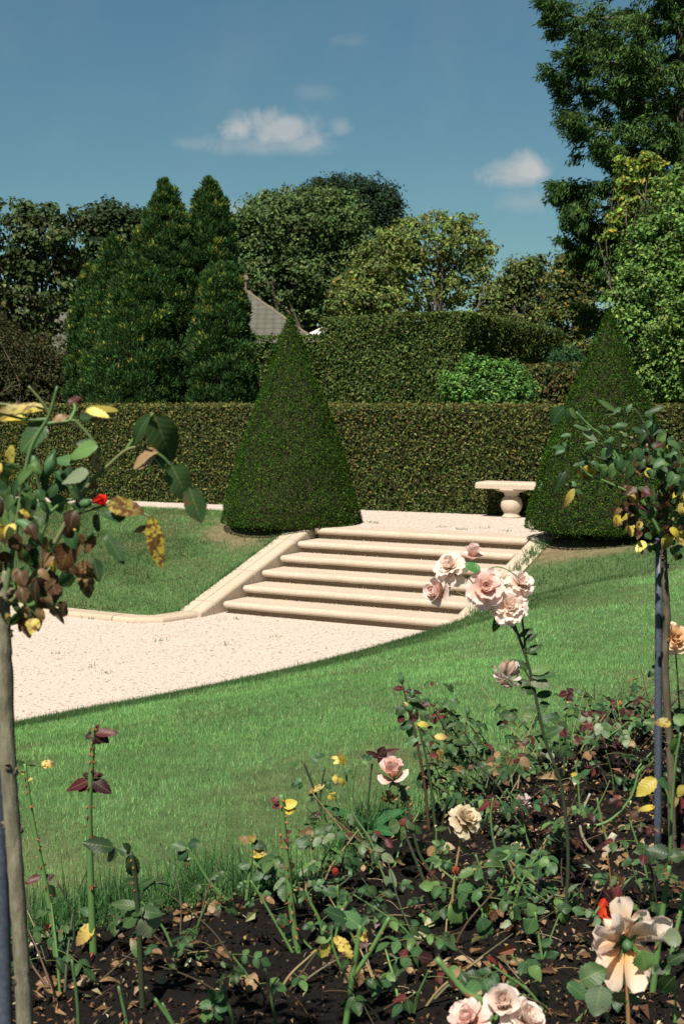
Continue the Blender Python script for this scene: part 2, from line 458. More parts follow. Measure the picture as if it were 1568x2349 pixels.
# ground to the horizon, a frame round the garden
mb = MB(); q = [(-14, -3.9), (14, -3.9), (14, 24), (-14, 24)]; inner = [XY(*p) for p in q]
outer = [XY(a * 40, b) for a, b in ((-14, -600), (14, -600), (14, 600), (-14, 600))]
mb.add([[*p, -.22] for p in inner] + [[*p, -.22] for p in outer], np.array([[0, 4, 5, 1], [1, 5, 6, 2], [2, 6, 7, 3], [3, 7, 4, 0]]))
tag(mb.build('ground', M['far']), kind='structure')
barecol = lambda x, y: 1 + (bare(x, y) * sstep(.25, .55, fbm(x * 3.1, y * 3.1)))[..., None] * np.array([1.5, .1, .75])
grid_mesh('lawn', -4.2, 14, -1.9, 24, .11, lambda x, y: lawn_r(x, y)[0], M['lawn'], colf=barecol)
grid_mesh('lawn_bank', -14, -1.6, -1.9, 3.3, .1, lambda x, y: lawn_l(x, y)[0], M['lawn'], colf=barecol)
mb = MB(); mb.add([W3(-14, 1.6, ZG), W3(6, 1.6, ZG), W3(6, 24, ZG), W3(-14, 24, ZG)], np.array([[3, 2, 1, 0]]))
tag(mb.build('gravel_court', M['gravel']), kind='structure')
mb = MB(); mb.add([W3(*p, ZT) for p in ((-14, -3.9), (14, -3.9), (14, -1.6), (1.8, -1.6), (1.8, -.3), (-1.8, -.3), (-1.8, -1.6), (-14, -1.6))],
                  [np.array([[2, 1, 0, 7]]), np.array([[3, 6, 5, 4]])])
tag(mb.build('gravel_path', M['gravel']), kind='structure')
def zsoil(x, y):
    s = bed_in(x, y)
    return -.12 + .125 * sstep(-.12, .10, s) + (.075 * (fbm(x * 2.2, y * 2.2) - .5) + .05 * (fbm(x * 8, y * 8) - .5) + .010 * (fbm(x * 14, y * 14) - .5)) * sstep(0, .3, s)
grid_mesh('soil', -4.2, 6.5, .6, 9.6, .035, zsoil, M['soil'], keep=lambda x, y: bed_in(x, y) > -.25, ab=False)

# ------------------------------------------------------------------ stone steps with side kerbs
def arc_prof(w, h, r, k=5):
    """tread section in (b, z): square at the back, rounded at the front"""
    c1 = [(w - r + r * math.sin(t), -r + r * math.cos(t)) for t in np.linspace(0, math.pi / 2, k)]
    c2 = [(w - r + r * math.cos(t), -h + r - r * math.sin(t)) for t in np.linspace(0, math.pi / 2, k)]
    return [(0, 0)] + c1 + c2 + [(0, -h)]
stairs = thing('stone_staircase', 'pale limestone flight of six broad round-nosed steps between the clipped cones', 'steps', W3(0, 2.2, ZG))
HW = 1.58
for k in range(6):
    zt = ZT - .15 * k; bf = .44 * k
    w = .52 if k else .62
    prof = arc_prof(w, .088, .042)
    nn = 60; al = np.linspace(-HW, HW, nn)
    sh = np.zeros(nn); rr = .05                      # the ends are rounded back as well
    for i, a in enumerate(al):
        dd = max(0, rr - (HW - abs(a))); sh[i] = rr - math.sqrt(max(rr * rr - dd * dd, 0))
    al = np.concatenate([[-HW], -HW + rr * np.linspace(.08, 1, 6), np.linspace(-HW + .1, HW - .1, 46), HW - rr * np.linspace(1, .08, 6), [HW]])
    mb = MB(); V = []
    for a in al:
        dd = max(0, rr - (HW - abs(a))); s_ = rr - math.sqrt(max(rr * rr - dd * dd, 0))
        for (b, z) in prof:
            fr = b / w
            wv = .006 * (vnoise(a * 5 + k * 17, b * 6 + k * 3) - .5) * (1 if 0 < b else 0)
            V.append(W3(a, bf - w + b - s_ * (1 if fr > .5 else 0) + wv, zt + z + (-s_ * .5 if z == 0 or z > -.04 else s_ * .5) + wv))
    m_, n_ = len(al), len(prof)
    i = np.arange(m_ - 1)[:, None] * n_; j = np.arange(n_)[None]; j2 = (j + 1) % n_
    F = [np.stack([i + j, i + j2, i + n_ + j2, i + n_ + j], -1).reshape(-1, 4)[:, ::-1], np.arange(n_)[None], (np.arange(n_) + (m_ - 1) * n_)[::-1][None]]
    mb.add(np.array(V), F)
    st_ = mb.build('step', M['stone'], stairs, smooth=False)
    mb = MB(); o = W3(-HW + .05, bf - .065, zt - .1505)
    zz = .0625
    boxm(mb, o, np.array([*(E_ * (2 * HW - .1)), 0]), np.array([*(-N_ * .12), 0]), np.array([0, 0, zz]), (.40, .37, .30))  # riser colour darkened to deepen the shade under each nosing
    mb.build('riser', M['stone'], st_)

mb = MB(); n = 900; kk = rng.integers(1, 6, n); aa = rng.uniform(-HW + .05, HW - .05, n); bb = .44 * (kk - 1) - .055 + np.abs(rng.normal(0, .018, n))
pos = np.column_stack([XY(aa, bb), ZT - .15 * kk + .006]); nr_ = nrm(runit(n) * .6 + [0, 0, 1]); cards(mb, pos, nrm(np.cross(nr_, runit(n))), nr_, rng.uniform(.008, .022, n), .011, pick([(.6, .54, .48), (.05, .05, .025), (.10, .08, .045)], [2.4, 1, 1], n), fold=.3)
tag(mb.build('grit', M['rubble']), 'grit and crumbs gathered at the back of the stone treads', 'grit', kind='stuff')

def sweep(mb, path, prof, col=(1, 1, 1), z_extra=None):
    """prof is (sideways, up) to the left of the walking direction"""
    p = np.asarray(path, float); d = nrm(np.diff(p[:, :2], axis=0)); L = []
    for i in range(len(p)):
        a = d[max(i - 1, 0)]; b = d[min(i, len(d) - 1)]
        na, nb = np.array([-a[1], a[0]]), np.array([-b[1], b[0]])
        m = nrm(na + nb); m = m / max(m @ na, .3)
        L.append(m)
    V = []
    for q, m in zip(p, L):
        for (s, u) in prof: V.append([q[0] + m[0] * s, q[1] + m[1] * s, q[2] + u])
    k = len(prof); n = len(p)
    i = np.arange(n - 1)[:, None] * k; j = np.arange(k)[None]; j2 = (j + 1) % k
    F = [np.stack([i + j, i + j2, i + k + j2, i + k + j], -1).reshape(-1, 4), np.arange(k)[::-1][None], (np.arange(k) + (n - 1) * k)[None]]
    mb.add(np.array(V), F, col)
# section: inner face on the steps' side, rounded shoulder, fine groove, flat outer slab
kp = [(-.15, -.26), (-.15, -.055)] + [(-.15 + .05 - .05 * math.cos(t), -.05 + .05 * math.sin(t)) for t in np.linspace(.2, math.pi / 2, 5)] + \
     [(.0, .0), (.004, -.012), (.010, -.012), (.014, .0), (.16, .0), (.16, -.26)]
def cut(path, gap, lens):
    """split a path into stones"""
    p = np.asarray(path, float); s = np.concatenate([[0], np.cumsum(np.linalg.norm(np.diff(p, axis=0), axis=1))])
    at = lambda q: np.array([np.interp(q, s, p[:, i]) for i in range(3)])
    out, c = [], 0.0
    for L in lens:
        e = min(c + L, s[-1])
        mid = [p[i] for i in range(len(p)) if c + .02 < s[i] < e - gap - .02]
        out.append(np.array([at(c)] + mid + [at(e - gap)])); c = e
        if c >= s[-1] - .05: break
    return out
lp = [W3(-1.755, -.45, -.115), W3(-1.755, -.1, -.115), W3(-1.755, 1.25, -.645), W3(-1.755, 2.62, -.985), W3(-1.86, 3.1, -.99), W3(-2.1, 3.26, -.99), W3(-3.6, 3.22, -.99), W3(-9, 3.04, -.99), W3(-14, 2.9, -.99)]
lp[2] = W3(-1.755, 1.25, -.115 - .87 * (1.35 / 2.72))
mb = MB(); k1 = MB()
for i, seg in enumerate(cut(lp[:4], .016, [.9, 1.05, .95, 2])): sweep(k1, seg[::-1], kp, (1, .99, .97) if i % 2 else (.96, .95, .92))
k1.build('side_kerb', M['stone'], stairs)
rp = [W3(1.755, -.45, -.115), W3(1.755, -.1, -.115), W3(1.755, 2.62, -.985), W3(1.755, 3.0, -1.1)]
k1 = MB()
for i, seg in enumerate(cut(rp, .016, [.95, 1.0, 1.0, 2])): sweep(k1, seg[::-1], [(-s, u) for s, u in kp][::-1], (1, .99, .97) if i % 2 else (.97, .96, .93))
k1.build('side_kerb', M['stone'], stairs)
k1 = MB(); kl = [(s * .8, u) for s, u in kp]
for i, seg in enumerate(cut(lp[3:], .012, [1.05, .72, .75, .8, .78, .9, .85, .9, .9, .9, .9, .9, .9, .9, .9])):
    sweep(k1, seg[::-1], kl, (.92, .91, .86) if i % 2 else (.98, .96, .92))
tag(k1.build('stone_edging', M['stone']), 'low rounded limestone edging stones along the foot of the sloping lawn', 'edging')

# ------------------------------------------------------------------ stone bench on balusters in front of the hedge
HL, HR = np.array([-3.976, 24.84]), np.array([2.40, 21.63])
HE = nrm(HR - HL); HN = np.array([HE[1], -HE[0]])        # along the hedge, and out of it towards the steps
if HN[1] > 0: HN = -HN
def HW3(a, d, z): p = HL + HE * a + HN * d; return np.array([p[0], p[1], z])
bl = G(1178, 1186, ZT); ha = (bl[:2] - HL) @ HE; hd = .33
bt = 1.6 - (1107 - VH) / FPX * HW3(ha, hd, 0)[1] ; bt = P(1150, 1107, HW3(ha, hd + .2, 0)[1])[2]
bench = thing('stone_bench', 'pale stone bench slab on round baluster legs against the hedge', 'bench', HW3(ha, hd, ZT))
T_ = .095
def lathe(mb, c, prof, seg=28):
    an = np.linspace(0, 2 * np.pi, seg, endpoint=False); pr = np.array(prof)
    V = np.stack([c[0] + pr[:, :1] * np.cos(an), c[1] + pr[:, :1] * np.sin(an), np.repeat(c[2] + pr[:, 1:], seg, 1)], -1)
    n = len(pr); i = np.arange(n - 1)[:, None] * seg; j = np.arange(seg)[None]; j2 = (j + 1) % seg
    mb.add(V.reshape(-1, 3), [np.stack([i + j, i + j2, i + seg + j2, i + seg + j], -1).reshape(-1, 4), np.arange(seg)[::-1][None], (np.arange(seg) + (n - 1) * seg)[None]])
bm = bmesh.new()
bmesh.ops.create_cube(bm, size=1)
for v_ in bm.verts: v_.co = (v_.co.x * 2.1, v_.co.y * .46, v_.co.z * T_)
bmesh.ops.bevel(bm, geom=[e for e in bm.edges if all(v.co.z > 0 for v in e.verts)], offset=.035, segments=4, profile=.5, affect='EDGES')
mb = MB(); rot = np.array([[HE[0], -HN[0]], [HE[1], -HN[1]]])
bm.verts.ensure_lookup_table(); bv = np.array([v.co[:] for v in bm.verts])
cxy = HW3(ha + .56, hd, 0)[:2]
xy = bv[:, :1] * HE[None] + bv[:, 1:2] * (-HN)[None] + cxy
V = np.column_stack([xy, bv[:, 2] + bt - T_ / 2])
by = {}
for f in bm.faces: by.setdefault(len(f.verts), []).append([v.index for v in f.verts])
mb.add(V, [np.array(v) for v in by.values()]); bm.free()
mb.build('slab', M['stone'], bench)
h = bt - T_ - ZT
for da in (0, 1.04):
    mb = MB(); c = HW3(ha + da, hd, ZT)
    pr = [(.135, 0), (.14, .008), (.14, .026), (.125, .034), (.118, .04)]
    zc, rb = .04 + .155, .162
    pr += [(rb * math.cos(t), zc + .163 * math.sin(t)) for t in np.linspace(-.82, .95, 12)]
    pr += [(.105, h - .105), (.112, h - .09), (.112, h - .072), (.13, h - .06), (.20, h - .038), (.24, h - .03), (.25, h - .001)]
    pr = [p for i, p in enumerate(pr) if i == 0 or p[1] > pr[i - 1][1] - .001]
    lathe(mb, c, pr)
    o = mb.build('baluster_leg', M['stone'], bench, smooth=True)

# ------------------------------------------------------------------ clipped hedges
def hedge_leaves(mb, p0, p1, z0, z1, out, dens, L, pal, wts_lo, wts_hi, rough=.05, seed=0, zf=None):
    """leaves over one upright face from p0 to p1 (plan), out = its outward normal"""
    p0, p1 = np.asarray(p0), np.asarray(p1); ln = np.linalg.norm(p1 - p0); ex = (p1 - p0) / ln
    n = int(ln * (z1 - z0) * dens)
    s = rng.random(n) * ln; hgt = rng.random(n)
    top = z1 if zf is None else zf(s / ln)
    z = z0 + hgt * (top - z0)
    dep = rng.normal(0, rough * .55, n) + rough * 1.6 * (fbm(s * 3 + seed, z * 3) - .5) - .02
    pos = np.column_stack([p0[0] + ex[0] * s + out[0] * dep, p0[1] + ex[1] * s + out[1] * dep, z])
    o3 = np.array([out[0], out[1], 0.])
    nr_ = nrm(o3 * .8 + np.array([0, 0, .35]) + runit(n) * .75)
    ax = nrm(np.cross(nr_, runit(n))); ax[:, 2] -= .25; ax = nrm(ax)
    pz = np.clip(hgt + .35 * (fbm(s * .9 + seed, z * 1.2) - .5), 0, 1)[:, None]
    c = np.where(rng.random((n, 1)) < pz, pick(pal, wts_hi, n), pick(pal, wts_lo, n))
    ll = L * rng.uniform(.6, 1.25, n)
    cards(mb, pos - ax * ll[:, None] * .4, ax, nr_, ll, ll * .62, c, fold=.16, droop=.12)
def hedge_top(mb, p0, p1, th, out, z1, dens, L, pal, wts, zf=None):
    p0, p1 = np.asarray(p0), np.asarray(p1); ln = np.linalg.norm(p1 - p0); ex = (p1 - p0) / ln
    n = int(ln * th * dens); s = rng.random(n) * ln; d = -rng.random(n) * th
    top = z1 if zf is None else zf(s / ln)
    pos = np.column_stack([p0[0] + ex[0] * s + out[0] * d, p0[1] + ex[1] * s + out[1] * d, top + rng.normal(0, .018, n)])
    nr_ = nrm(np.array([0, 0, .9]) + runit(n) * .7); ax = nrm(np.cross(nr_, runit(n)))
    ll = L * rng.uniform(.6, 1.2, n)
    cards(mb, pos - ax * ll[:, None] * .4, ax, nr_, ll, ll * .62, pick(pal, wts, n), fold=.16)
def hedge_core(mb, p0, p1, th, out, z0, z1, inset=.07):
    p0, p1, out = np.asarray(p0), np.asarray(p1), np.asarray(out); ex = nrm(p1 - p0)
    o = p0 + ex * inset - out * inset
    boxm(mb, [*o, z0], [*(p1 - p0 - ex * 2 * inset), 0], [*(-out * (th - 2 * inset)), 0], [0, 0, z1 - z0 - inset])
BEECH = [(.048, .088, .020), (.085, .115, .027), (.17, .18, .048), (.155, .12, .042), (.062, .047, .021), (.020, .036, .011)]
hd1 = thing('hedge', 'long low clipped beech hedge with browning leaves behind the bench', 'hedge', HW3(7, -.45, ZT))
ZH = P(900, 931, 22.3)[2]
mb = MB(); A0, A1 = HL - HE * 9, HL + HE * 17
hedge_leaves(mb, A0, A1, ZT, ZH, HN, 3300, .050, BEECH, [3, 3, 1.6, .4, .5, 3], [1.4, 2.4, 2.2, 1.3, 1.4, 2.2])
hedge_leaves(mb, A1, A1 - HN * .9, ZT, ZH, HE, 1500, .062, BEECH, [3, 3, 1, 1, 1, 2], [2, 2, 2, 2, 1, 1])
hedge_top(mb, A0, A1, .9, HN, ZH, 1500, .05, BEECH, [1, 2, 2.5, 3, 1, .5])
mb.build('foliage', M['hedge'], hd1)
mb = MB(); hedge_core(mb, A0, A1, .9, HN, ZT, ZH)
for i in range(420):                                   # bare twigs that show through the thin upper part
    s_ = rng.random() * 26; z = ZT + .15 + rng.random() * (ZH - ZT - .2); p = A0 + HE * s_ - HN * .06
    q = p + HE * rng.normal(0, .16) + HN * rng.uniform(.02, .09)
    tube(mb, [[*p, z], [*((p + q) / 2), z + .08], [*q, z + rng.uniform(.05, .25)]], [.006, .004, .002], 4, n=4, cap=False)
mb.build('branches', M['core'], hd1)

HORN = [(.05, .10, .022), (.08, .13, .03), (.15, .19, .05), (.022, .045, .012), (.09, .085, .03)]
yc = 27.0; Cc = P(1060, 900, yc)[:2]; zc_ = P(1060, 716, yc)[2]
Lc = P(733, 900, 29.2)[:2]; Rc = P(1288, 900, 33.4)[:2]
zR2 = P(1288, 756, 33.4)[2]; zL2 = P(733, 729, 29.2)[2]
hd2 = thing('hedge', 'tall clipped hornbeam hedge block with a sharp corner above the low hedge', 'hedge', (*Cc, -.2))
mb = MB()
def outn(p, q, away):
    d = nrm(np.asarray(q) - np.asarray(p)); o = np.array([d[1], -d[0]])
    return o if o @ (np.asarray(p) - away) > 0 else -o
back = (Cc + Lc + Rc) / 3 + np.array([1.0, 3.0])
o1, o2 = outn(Lc, Cc, back), outn(Cc, Rc, back)
hedge_leaves(mb, Lc, Cc, 0.6, zc_, o1, 2200, .062, HORN, [3, 3, 2, 2, .5], [3, 3, 2.4, 1.5, .6], seed=3, zf=lambda t: zL2 + (zc_ - zL2) * t)
hedge_leaves(mb, Cc, Rc, 0.6, zc_, o2, 1900, .062, HORN, [3, 3, 1.6, 2, .4], [3, 3, 2, 1.5, .8], seed=5, zf=lambda t: zc_ + (zR2 - zc_) * t)
oL = outn(Lc, Lc - o1 * 1.6, back)
hedge_leaves(mb, Lc, Lc - o1 * 1.6, 0.6, zL2, oL, 1700, .062, HORN, [3, 3, 1, 2, .5], [3, 3, 2, 1, .5], seed=6)
hedge_top(mb, Lc, Cc, 1.5, o1, zc_, 700, .07, HORN, [2, 3, 3, .5, 1], zf=lambda t: zL2 + (zc_ - zL2) * t)
hedge_top(mb, Cc, Rc, 1.5, o2, zc_, 600, .07, HORN, [2, 3, 3, .5, 1], zf=lambda t: zc_ + (zR2 - zc_) * t)
mb.build('foliage', M['hedge'], hd2)
mb = MB(); hedge_core(mb, Lc, Cc - nrm(Cc - Lc) * .5, 1.4, o1, -.2, zL2 - .05, .1); hedge_core(mb, Cc + nrm(Rc - Cc) * .55, Rc, 1.3, o2, -.2, min(zc_, zR2) - .05, .1)
mb.build('branches', M['core'], hd2)
# lower stretch beside it, and a rough low hedge by the bright shrub
def simple_hedge(label, ul, ur, yl, yr, vl, vr, th, dens, L, pal, wt, rough=.05):
    p, q = P(ul, 900, yl), P(ur, 900, yr); zl, zr = P(ul, vl, yl)[2], P(ur, vr, yr)[2]
    o = outn(p[:2], q[:2], (p[:2] + q[:2]) / 2 + np.array([0, 3.]))
    t = thing('hedge', label, 'hedge', (*((p[:2] + q[:2]) / 2), -.2)); mb = MB()
    zf = lambda s: zl + (zr - zl) * s
    hedge_leaves(mb, p[:2], q[:2], .3, zl, o, dens, L, pal, wt, wt, seed=9, zf=zf, rough=rough)
    hedge_top(mb, p[:2], q[:2], th, o, zl, dens * .5, L, pal, wt, zf=zf)
    mb.build('foliage', M['hedge'], t)
    mb = MB(); hedge_core(mb, p[:2], q[:2], th, o, -.2, min(zl, zr) - .04, .09); mb.build('branches', M['core'], t)
simple_hedge('lower stretch of clipped hornbeam hedge below the tiled roof', 520, 731, 31.5, 30.3, 772, 770, 1.0, 1400, .075, HORN, [3, 3, 2, 2, .5])
simple_hedge('short rough-topped olive hedge beside the bright green shrub', 1190, 1420, 25.6, 25.0, 838, 832, .9, 1500, .07,
             [(.07, .09, .025), (.12, .12, .035), (.04, .06, .02), (.14, .09, .03)], [3, 2.5, 2, 1], .09)

# ------------------------------------------------------------------ clipped yew cones
CH = np.array([0, .03, .12, .26, .42, .56, .70, .83, .92, 1.0]); CR = np.array([.93, 1, .955, .82, .68, .535, .36, .205, .105, .012])
def yew(label, c, R_, zb, ztop, seed, bump=.042):
    t = thing('topiary_cone', label, 'topiary', (c[0], c[1], zb - .12)); H_ = ztop - zb
    n = 95000
    hh = rng.random(int(n * 1.5)); k = rng.random(len(hh)) < np.interp(hh, CH, CR) * .9 + .06; hh = hh[k][:n]; n = len(hh)
    ph = rng.random(n) * 2 * np.pi
    rr = R_ * np.interp(hh, CH, CR) + bump * 2.4 * (fbm(ph * 2.2 + seed, hh * 7) - .5) + rng.normal(0, .009, n) + .013 * (vnoise(np.cos(ph) * 16 + seed, np.sin(ph) * 16, hh * 34) - .5) * 2
    low = hh < .02
    rr[low] *= rng.random(low.sum()) ** .5
    lean = np.array([.02, .0])
    zj = .06 * (fbm(ph * 3 + seed, 1.7) - .5)
    pos = np.column_stack([c[0] + rr * np.cos(ph), c[1] + rr * np.sin(ph), zb + hh * H_ + np.where(hh < .1, zj, 0)])
    o = nrm(np.column_stack([np.cos(ph), np.sin(ph), np.full(n, .32)]))
    nr_ = nrm(o * .8 + runit(n) * .85 + [0, 0, .35]); ax = nrm(np.cross(nr_, runit(n)) + o * .25 + np.array([0, 0, .15]))
    br = fbm(np.cos(ph) * 1.6 + seed, np.sin(ph) * 1.6, hh * 4)
    pal = [(.022, .064, .008), (.050, .110, .012), (.009, .026, .004), (.10, .16, .018), (.055, .036, .012)]
    c1 = pick(pal, [3, 2, 2.4, .5, .06], n); c2 = pick(pal, [1.8, 1.0, 2.8, .3, .3], n)
    col = np.where((rng.random(n) < sstep(.48, .66, br))[:, None], c2, c1)
    L = rng.uniform(.018, .038, n)
    mb = MB(); cards(mb, pos - ax * L[:, None] * .5, ax, nr_, L, L * .38, col, fold=.12)
    mb.build('foliage', M['yew'], t)
    mb = MB(); hs = np.linspace(.015, .97, 22); an = np.linspace(0, 2 * np.pi, 30, endpoint=False)
    V = np.array([[c[0] + (R_ * np.interp(q, CH, CR) * .955 - .02) * math.cos(p), c[1] + (R_ * np.interp(q, CH, CR) * .955 - .02) * math.sin(p), zb + q * H_] for q in hs for p in an])
    i = np.arange(21)[:, None] * 30; j = np.arange(30)[None]; j2 = (j + 1) % 30
    mb.add(V, [np.stack([i + j, i + j2, i + 30 + j2, i + 30 + j], -1).reshape(-1, 4), np.arange(30)[::-1][None], (np.arange(30) + 21 * 30)[None]])
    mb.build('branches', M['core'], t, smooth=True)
    mb = MB(); tube(mb, [[c[0], c[1], zb - .35], [c[0], c[1], zb + .3]], [.13, .1], 10); mb.build('trunk', M['bark'], t)
yew('dark clipped yew cone with brown patches, between the sloping lawn and the top step', CONE1, .985, P(668, 1213, 20.3)[2] + .02, P(658, 719, 20.3)[2], 2)
yew('clipped yew cone half hidden behind the slender standard rose', CONE2, 1.0, P(1388, 1225, 17.9)[2] + .02, P(1379, 711, 17.9)[2], 8)
# ------------------------------------------------------------------ trees beyond the hedges
def blob_leaves(mb, cen, rad, n_cl, per, rc, L, pal, wts, shell=.62, asp=.55, updir=.35, flat=.7, sun=.0, keep=None, seed=0):
    """clusters of leaves through the outer part of an ellipsoid crown; returns the cluster centres"""
    cen, rad = np.asarray(cen, float), np.asarray(rad, float)
    d = runit(n_cl * 2); d[:, 1] = np.where(rng.random(len(d)) < .45, -np.abs(d[:, 1]), d[:, 1]); d = d[:n_cl]
    lump = 1 + .34 * (fbm(d[:, 0] * 2.3 + seed, d[:, 1] * 2.3 + seed * 3, d[:, 2] * 2.3) - .5) * 2
    q = cen + d * rad * (lump * (shell + (1 - shell) * rng.random(n_cl) ** .6))[:, None]
    if keep is not None: q = q[keep(q)]
    leaves_at(mb, q, per, rc, L, pal, wts, asp, updir, flat, cen)
    return q
def leaves_at(mb, q, per, rc, L, pal, wts, asp=.55, updir=.35, flat=.7, cen=None, hang=.15):
    m = len(q); n = m * per
    cl = np.repeat(np.arange(m), per)
    rcl = rc * rng.uniform(.55, 1.3, m)
    off = runit(n) * (rng.random(n) ** .45)[:, None] * rcl[cl][:, None]; off[:, 2] *= flat
    pos = q[cl] + off
    o = nrm(off + 1e-6)
    if cen is not None: o = nrm(o + .35 * nrm(q - np.asarray(cen))[cl])
    nr_ = nrm(o * .9 + runit(n) * .42 + np.array([0, 0, updir]))
    ax = nrm(np.cross(nr_, runit(n)) + o * .3 - np.array([0, 0, hang]))
    cb = np.exp(rng.normal(0, .16, (m, 1))) * np.exp(rng.normal(0, .05, (m, 3)))
    c = np.clip(pick(pal, wts, n, .2, .07) * cb[cl], .002, .9)
    ll = L * rng.uniform(.6, 1.3, n)
    cards(mb, pos - ax * ll[:, None] * .5, ax, nr_, ll, ll * asp, c, fold=.15, droop=.15)
def limbs(mb, base, top, q, k, r0, r1, jit=.25, sides=6):
    """a trunk and limbs that reach to some of the leaf clusters"""
    base, top = np.asarray(base, float), np.asarray(top, float)
    mid = (base + top) / 2 + rng.normal(0, .02, 3) * np.linalg.norm(top - base)
    mid[2] = (base[2] + top[2]) / 2
    c = tube(mb, [base, mid, top], [r0, r0 * .75, r1], 9, n=12)
    for e in q[rng.choice(len(q), min(k, len(q)), replace=False)]:
        s = c[rng.integers(3, len(c))]
        if s[2] > e[2] + .3: s = c[3]
        m = (s + e) / 2 + rng.normal(0, jit, 3) * np.linalg.norm(e - s) * .4 + np.array([0, 0, .1]) * np.linalg.norm(e - s)
        d = min(1, np.linalg.norm(e - s) / 3)
        tube(mb, [s, m, e], [r1 * .6 * (.4 + .6 * d), r1 * .3, r1 * .07], sides, n=7, cap=False)
        e2 = m + nrm(e - s + rng.normal(0, 1, 3)) * np.linalg.norm(e - s) * .22
        tube(mb, [m, (m + e2) / 2 + [0, 0, .05], e2], [r1 * .3, r1 * .2, r1 * .06], 5, n=5, cap=False)
def mpx(y): return y / FPX            # metres per picture unit at a distance y

def tree(label, blobs, y, pal, wts, L, per, rc, ncl, base_u, trunk=(.2, .1), nl=20, shell=.6, asp=.55, flat=.7, trunk_top=None, depth=.9, name='tree', inner=None, lvl=-.2, group=None, mat='tree', updir=.35):
    """blobs: (u, v, half width, half height) of each lobe of the crown as seen from the garden"""
    b0 = P(base_u, 900, y); b0[2] = lvl
    t = thing(name, label, 'tree' if name != 'shrub' else 'shrub', b0, group)
    mb = MB(); Q = []; k = mpx(y)
    area = sum(b[2] * b[3] for b in blobs)
    for i, bl in enumerate(blobs):
        u, v, ru, rv = bl[:4]; dy = bl[4] if len(bl) > 4 else 0
        c = P(u, v, y + dy)
        Q.append(blob_leaves(mb, c, (ru * k, (ru + rv) / 2 * k * depth, rv * k), max(4, int(ncl * ru * rv / area)), per, rc, L, pal, wts, shell, asp, flat=flat, seed=i + y, updir=updir))
        if inner: blob_leaves(mb, c, (ru * k * .62, (ru + rv) / 2 * k * depth * .62, rv * k * .62), max(3, int(inner * ru * rv / area)), per, rc * 1.3, L * 1.3, pal, wts, .1, asp, seed=i)
    Q = np.concatenate(Q)
    mb.build('crown', M[mat], t)
    tt = P(*(trunk_top or (blobs[0][0], blobs[0][1])), y)
    mb = MB(); limbs(mb, b0 + [0, 0, -.1], tt, Q, nl, trunk[0], trunk[1])
    mb.build('trunk', M['bark'], t)
    return t

# far background of woodland, a low continuous mass
mb = MB()
for x in np.arange(-45, 46, 2.2):
    y = 84 + rng.uniform(-5, 8); h = rng.uniform(3.4, 5.4)
    blob_leaves(mb, (x, y, h * .5), (2.4, 2.0, h * .55), 60, 26, .7, .42, [(.03, .05, .016), (.05, .07, .022), (.022, .035, .013)], [1, 1, 1], .5, .7, seed=x)
tag(mb.build('woodland', M['tree']), 'low dark woodland far beyond the garden trees', 'woodland', kind='stuff')

OL = [(.050, .080, .028), (.09, .125, .044), (.026, .042, .015), (.15, .16, .06)]
tree('loose broad-leaved tree with sky showing through its upper twigs, beside the bushy conifers',
     [(40, 560, 150, 90), (-60, 640, 130, 150), (110, 560, 80, 90), (150, 500, 60, 42), (30, 490, 60, 26), (90, 480, 40, 26), (60, 690, 150, 110), (-20, 800, 120, 110)], 33,
     OL, [3, 1.6, 2, .35], .13, 24, .28, 520, 95, (.20, .11), 46, .45, .75, .55, (70, 560))
tree('dark rounded tree directly behind the twin pointed conifers',
     [(265, 530, 80, 66), (225, 520, 40, 40), (310, 540, 60, 60), (240, 640, 110, 90), (330, 640, 60, 90)], 37.5,
     [(.030, .055, .020), (.055, .085, .030), (.018, .032, .012), (.11, .13, .05)], [3, 2, 2, .3], 0.13, 28, 0.32, 560, 270, (.2, .1), 18, .5, .75, .6)
tree('thin scrubby shrub mass with brownish leaves below the loose broad-leaved tree',
     [(40, 830, 120, 90), (110, 860, 60, 80), (-60, 820, 110, 130), (60, 900, 120, 60), (140, 900, 40, 60)], 28.2,
     [(.045, .055, .02), (.065, .055, .025), (.028, .036, .015), (.075, .085, .03), (.10, .06, .03)], [3, 2, 2, 1, .3], 0.06, 38, 0.26, 760, 50, (.07, .04), 60, .25, .6, .8, (40, 860), name='shrub')

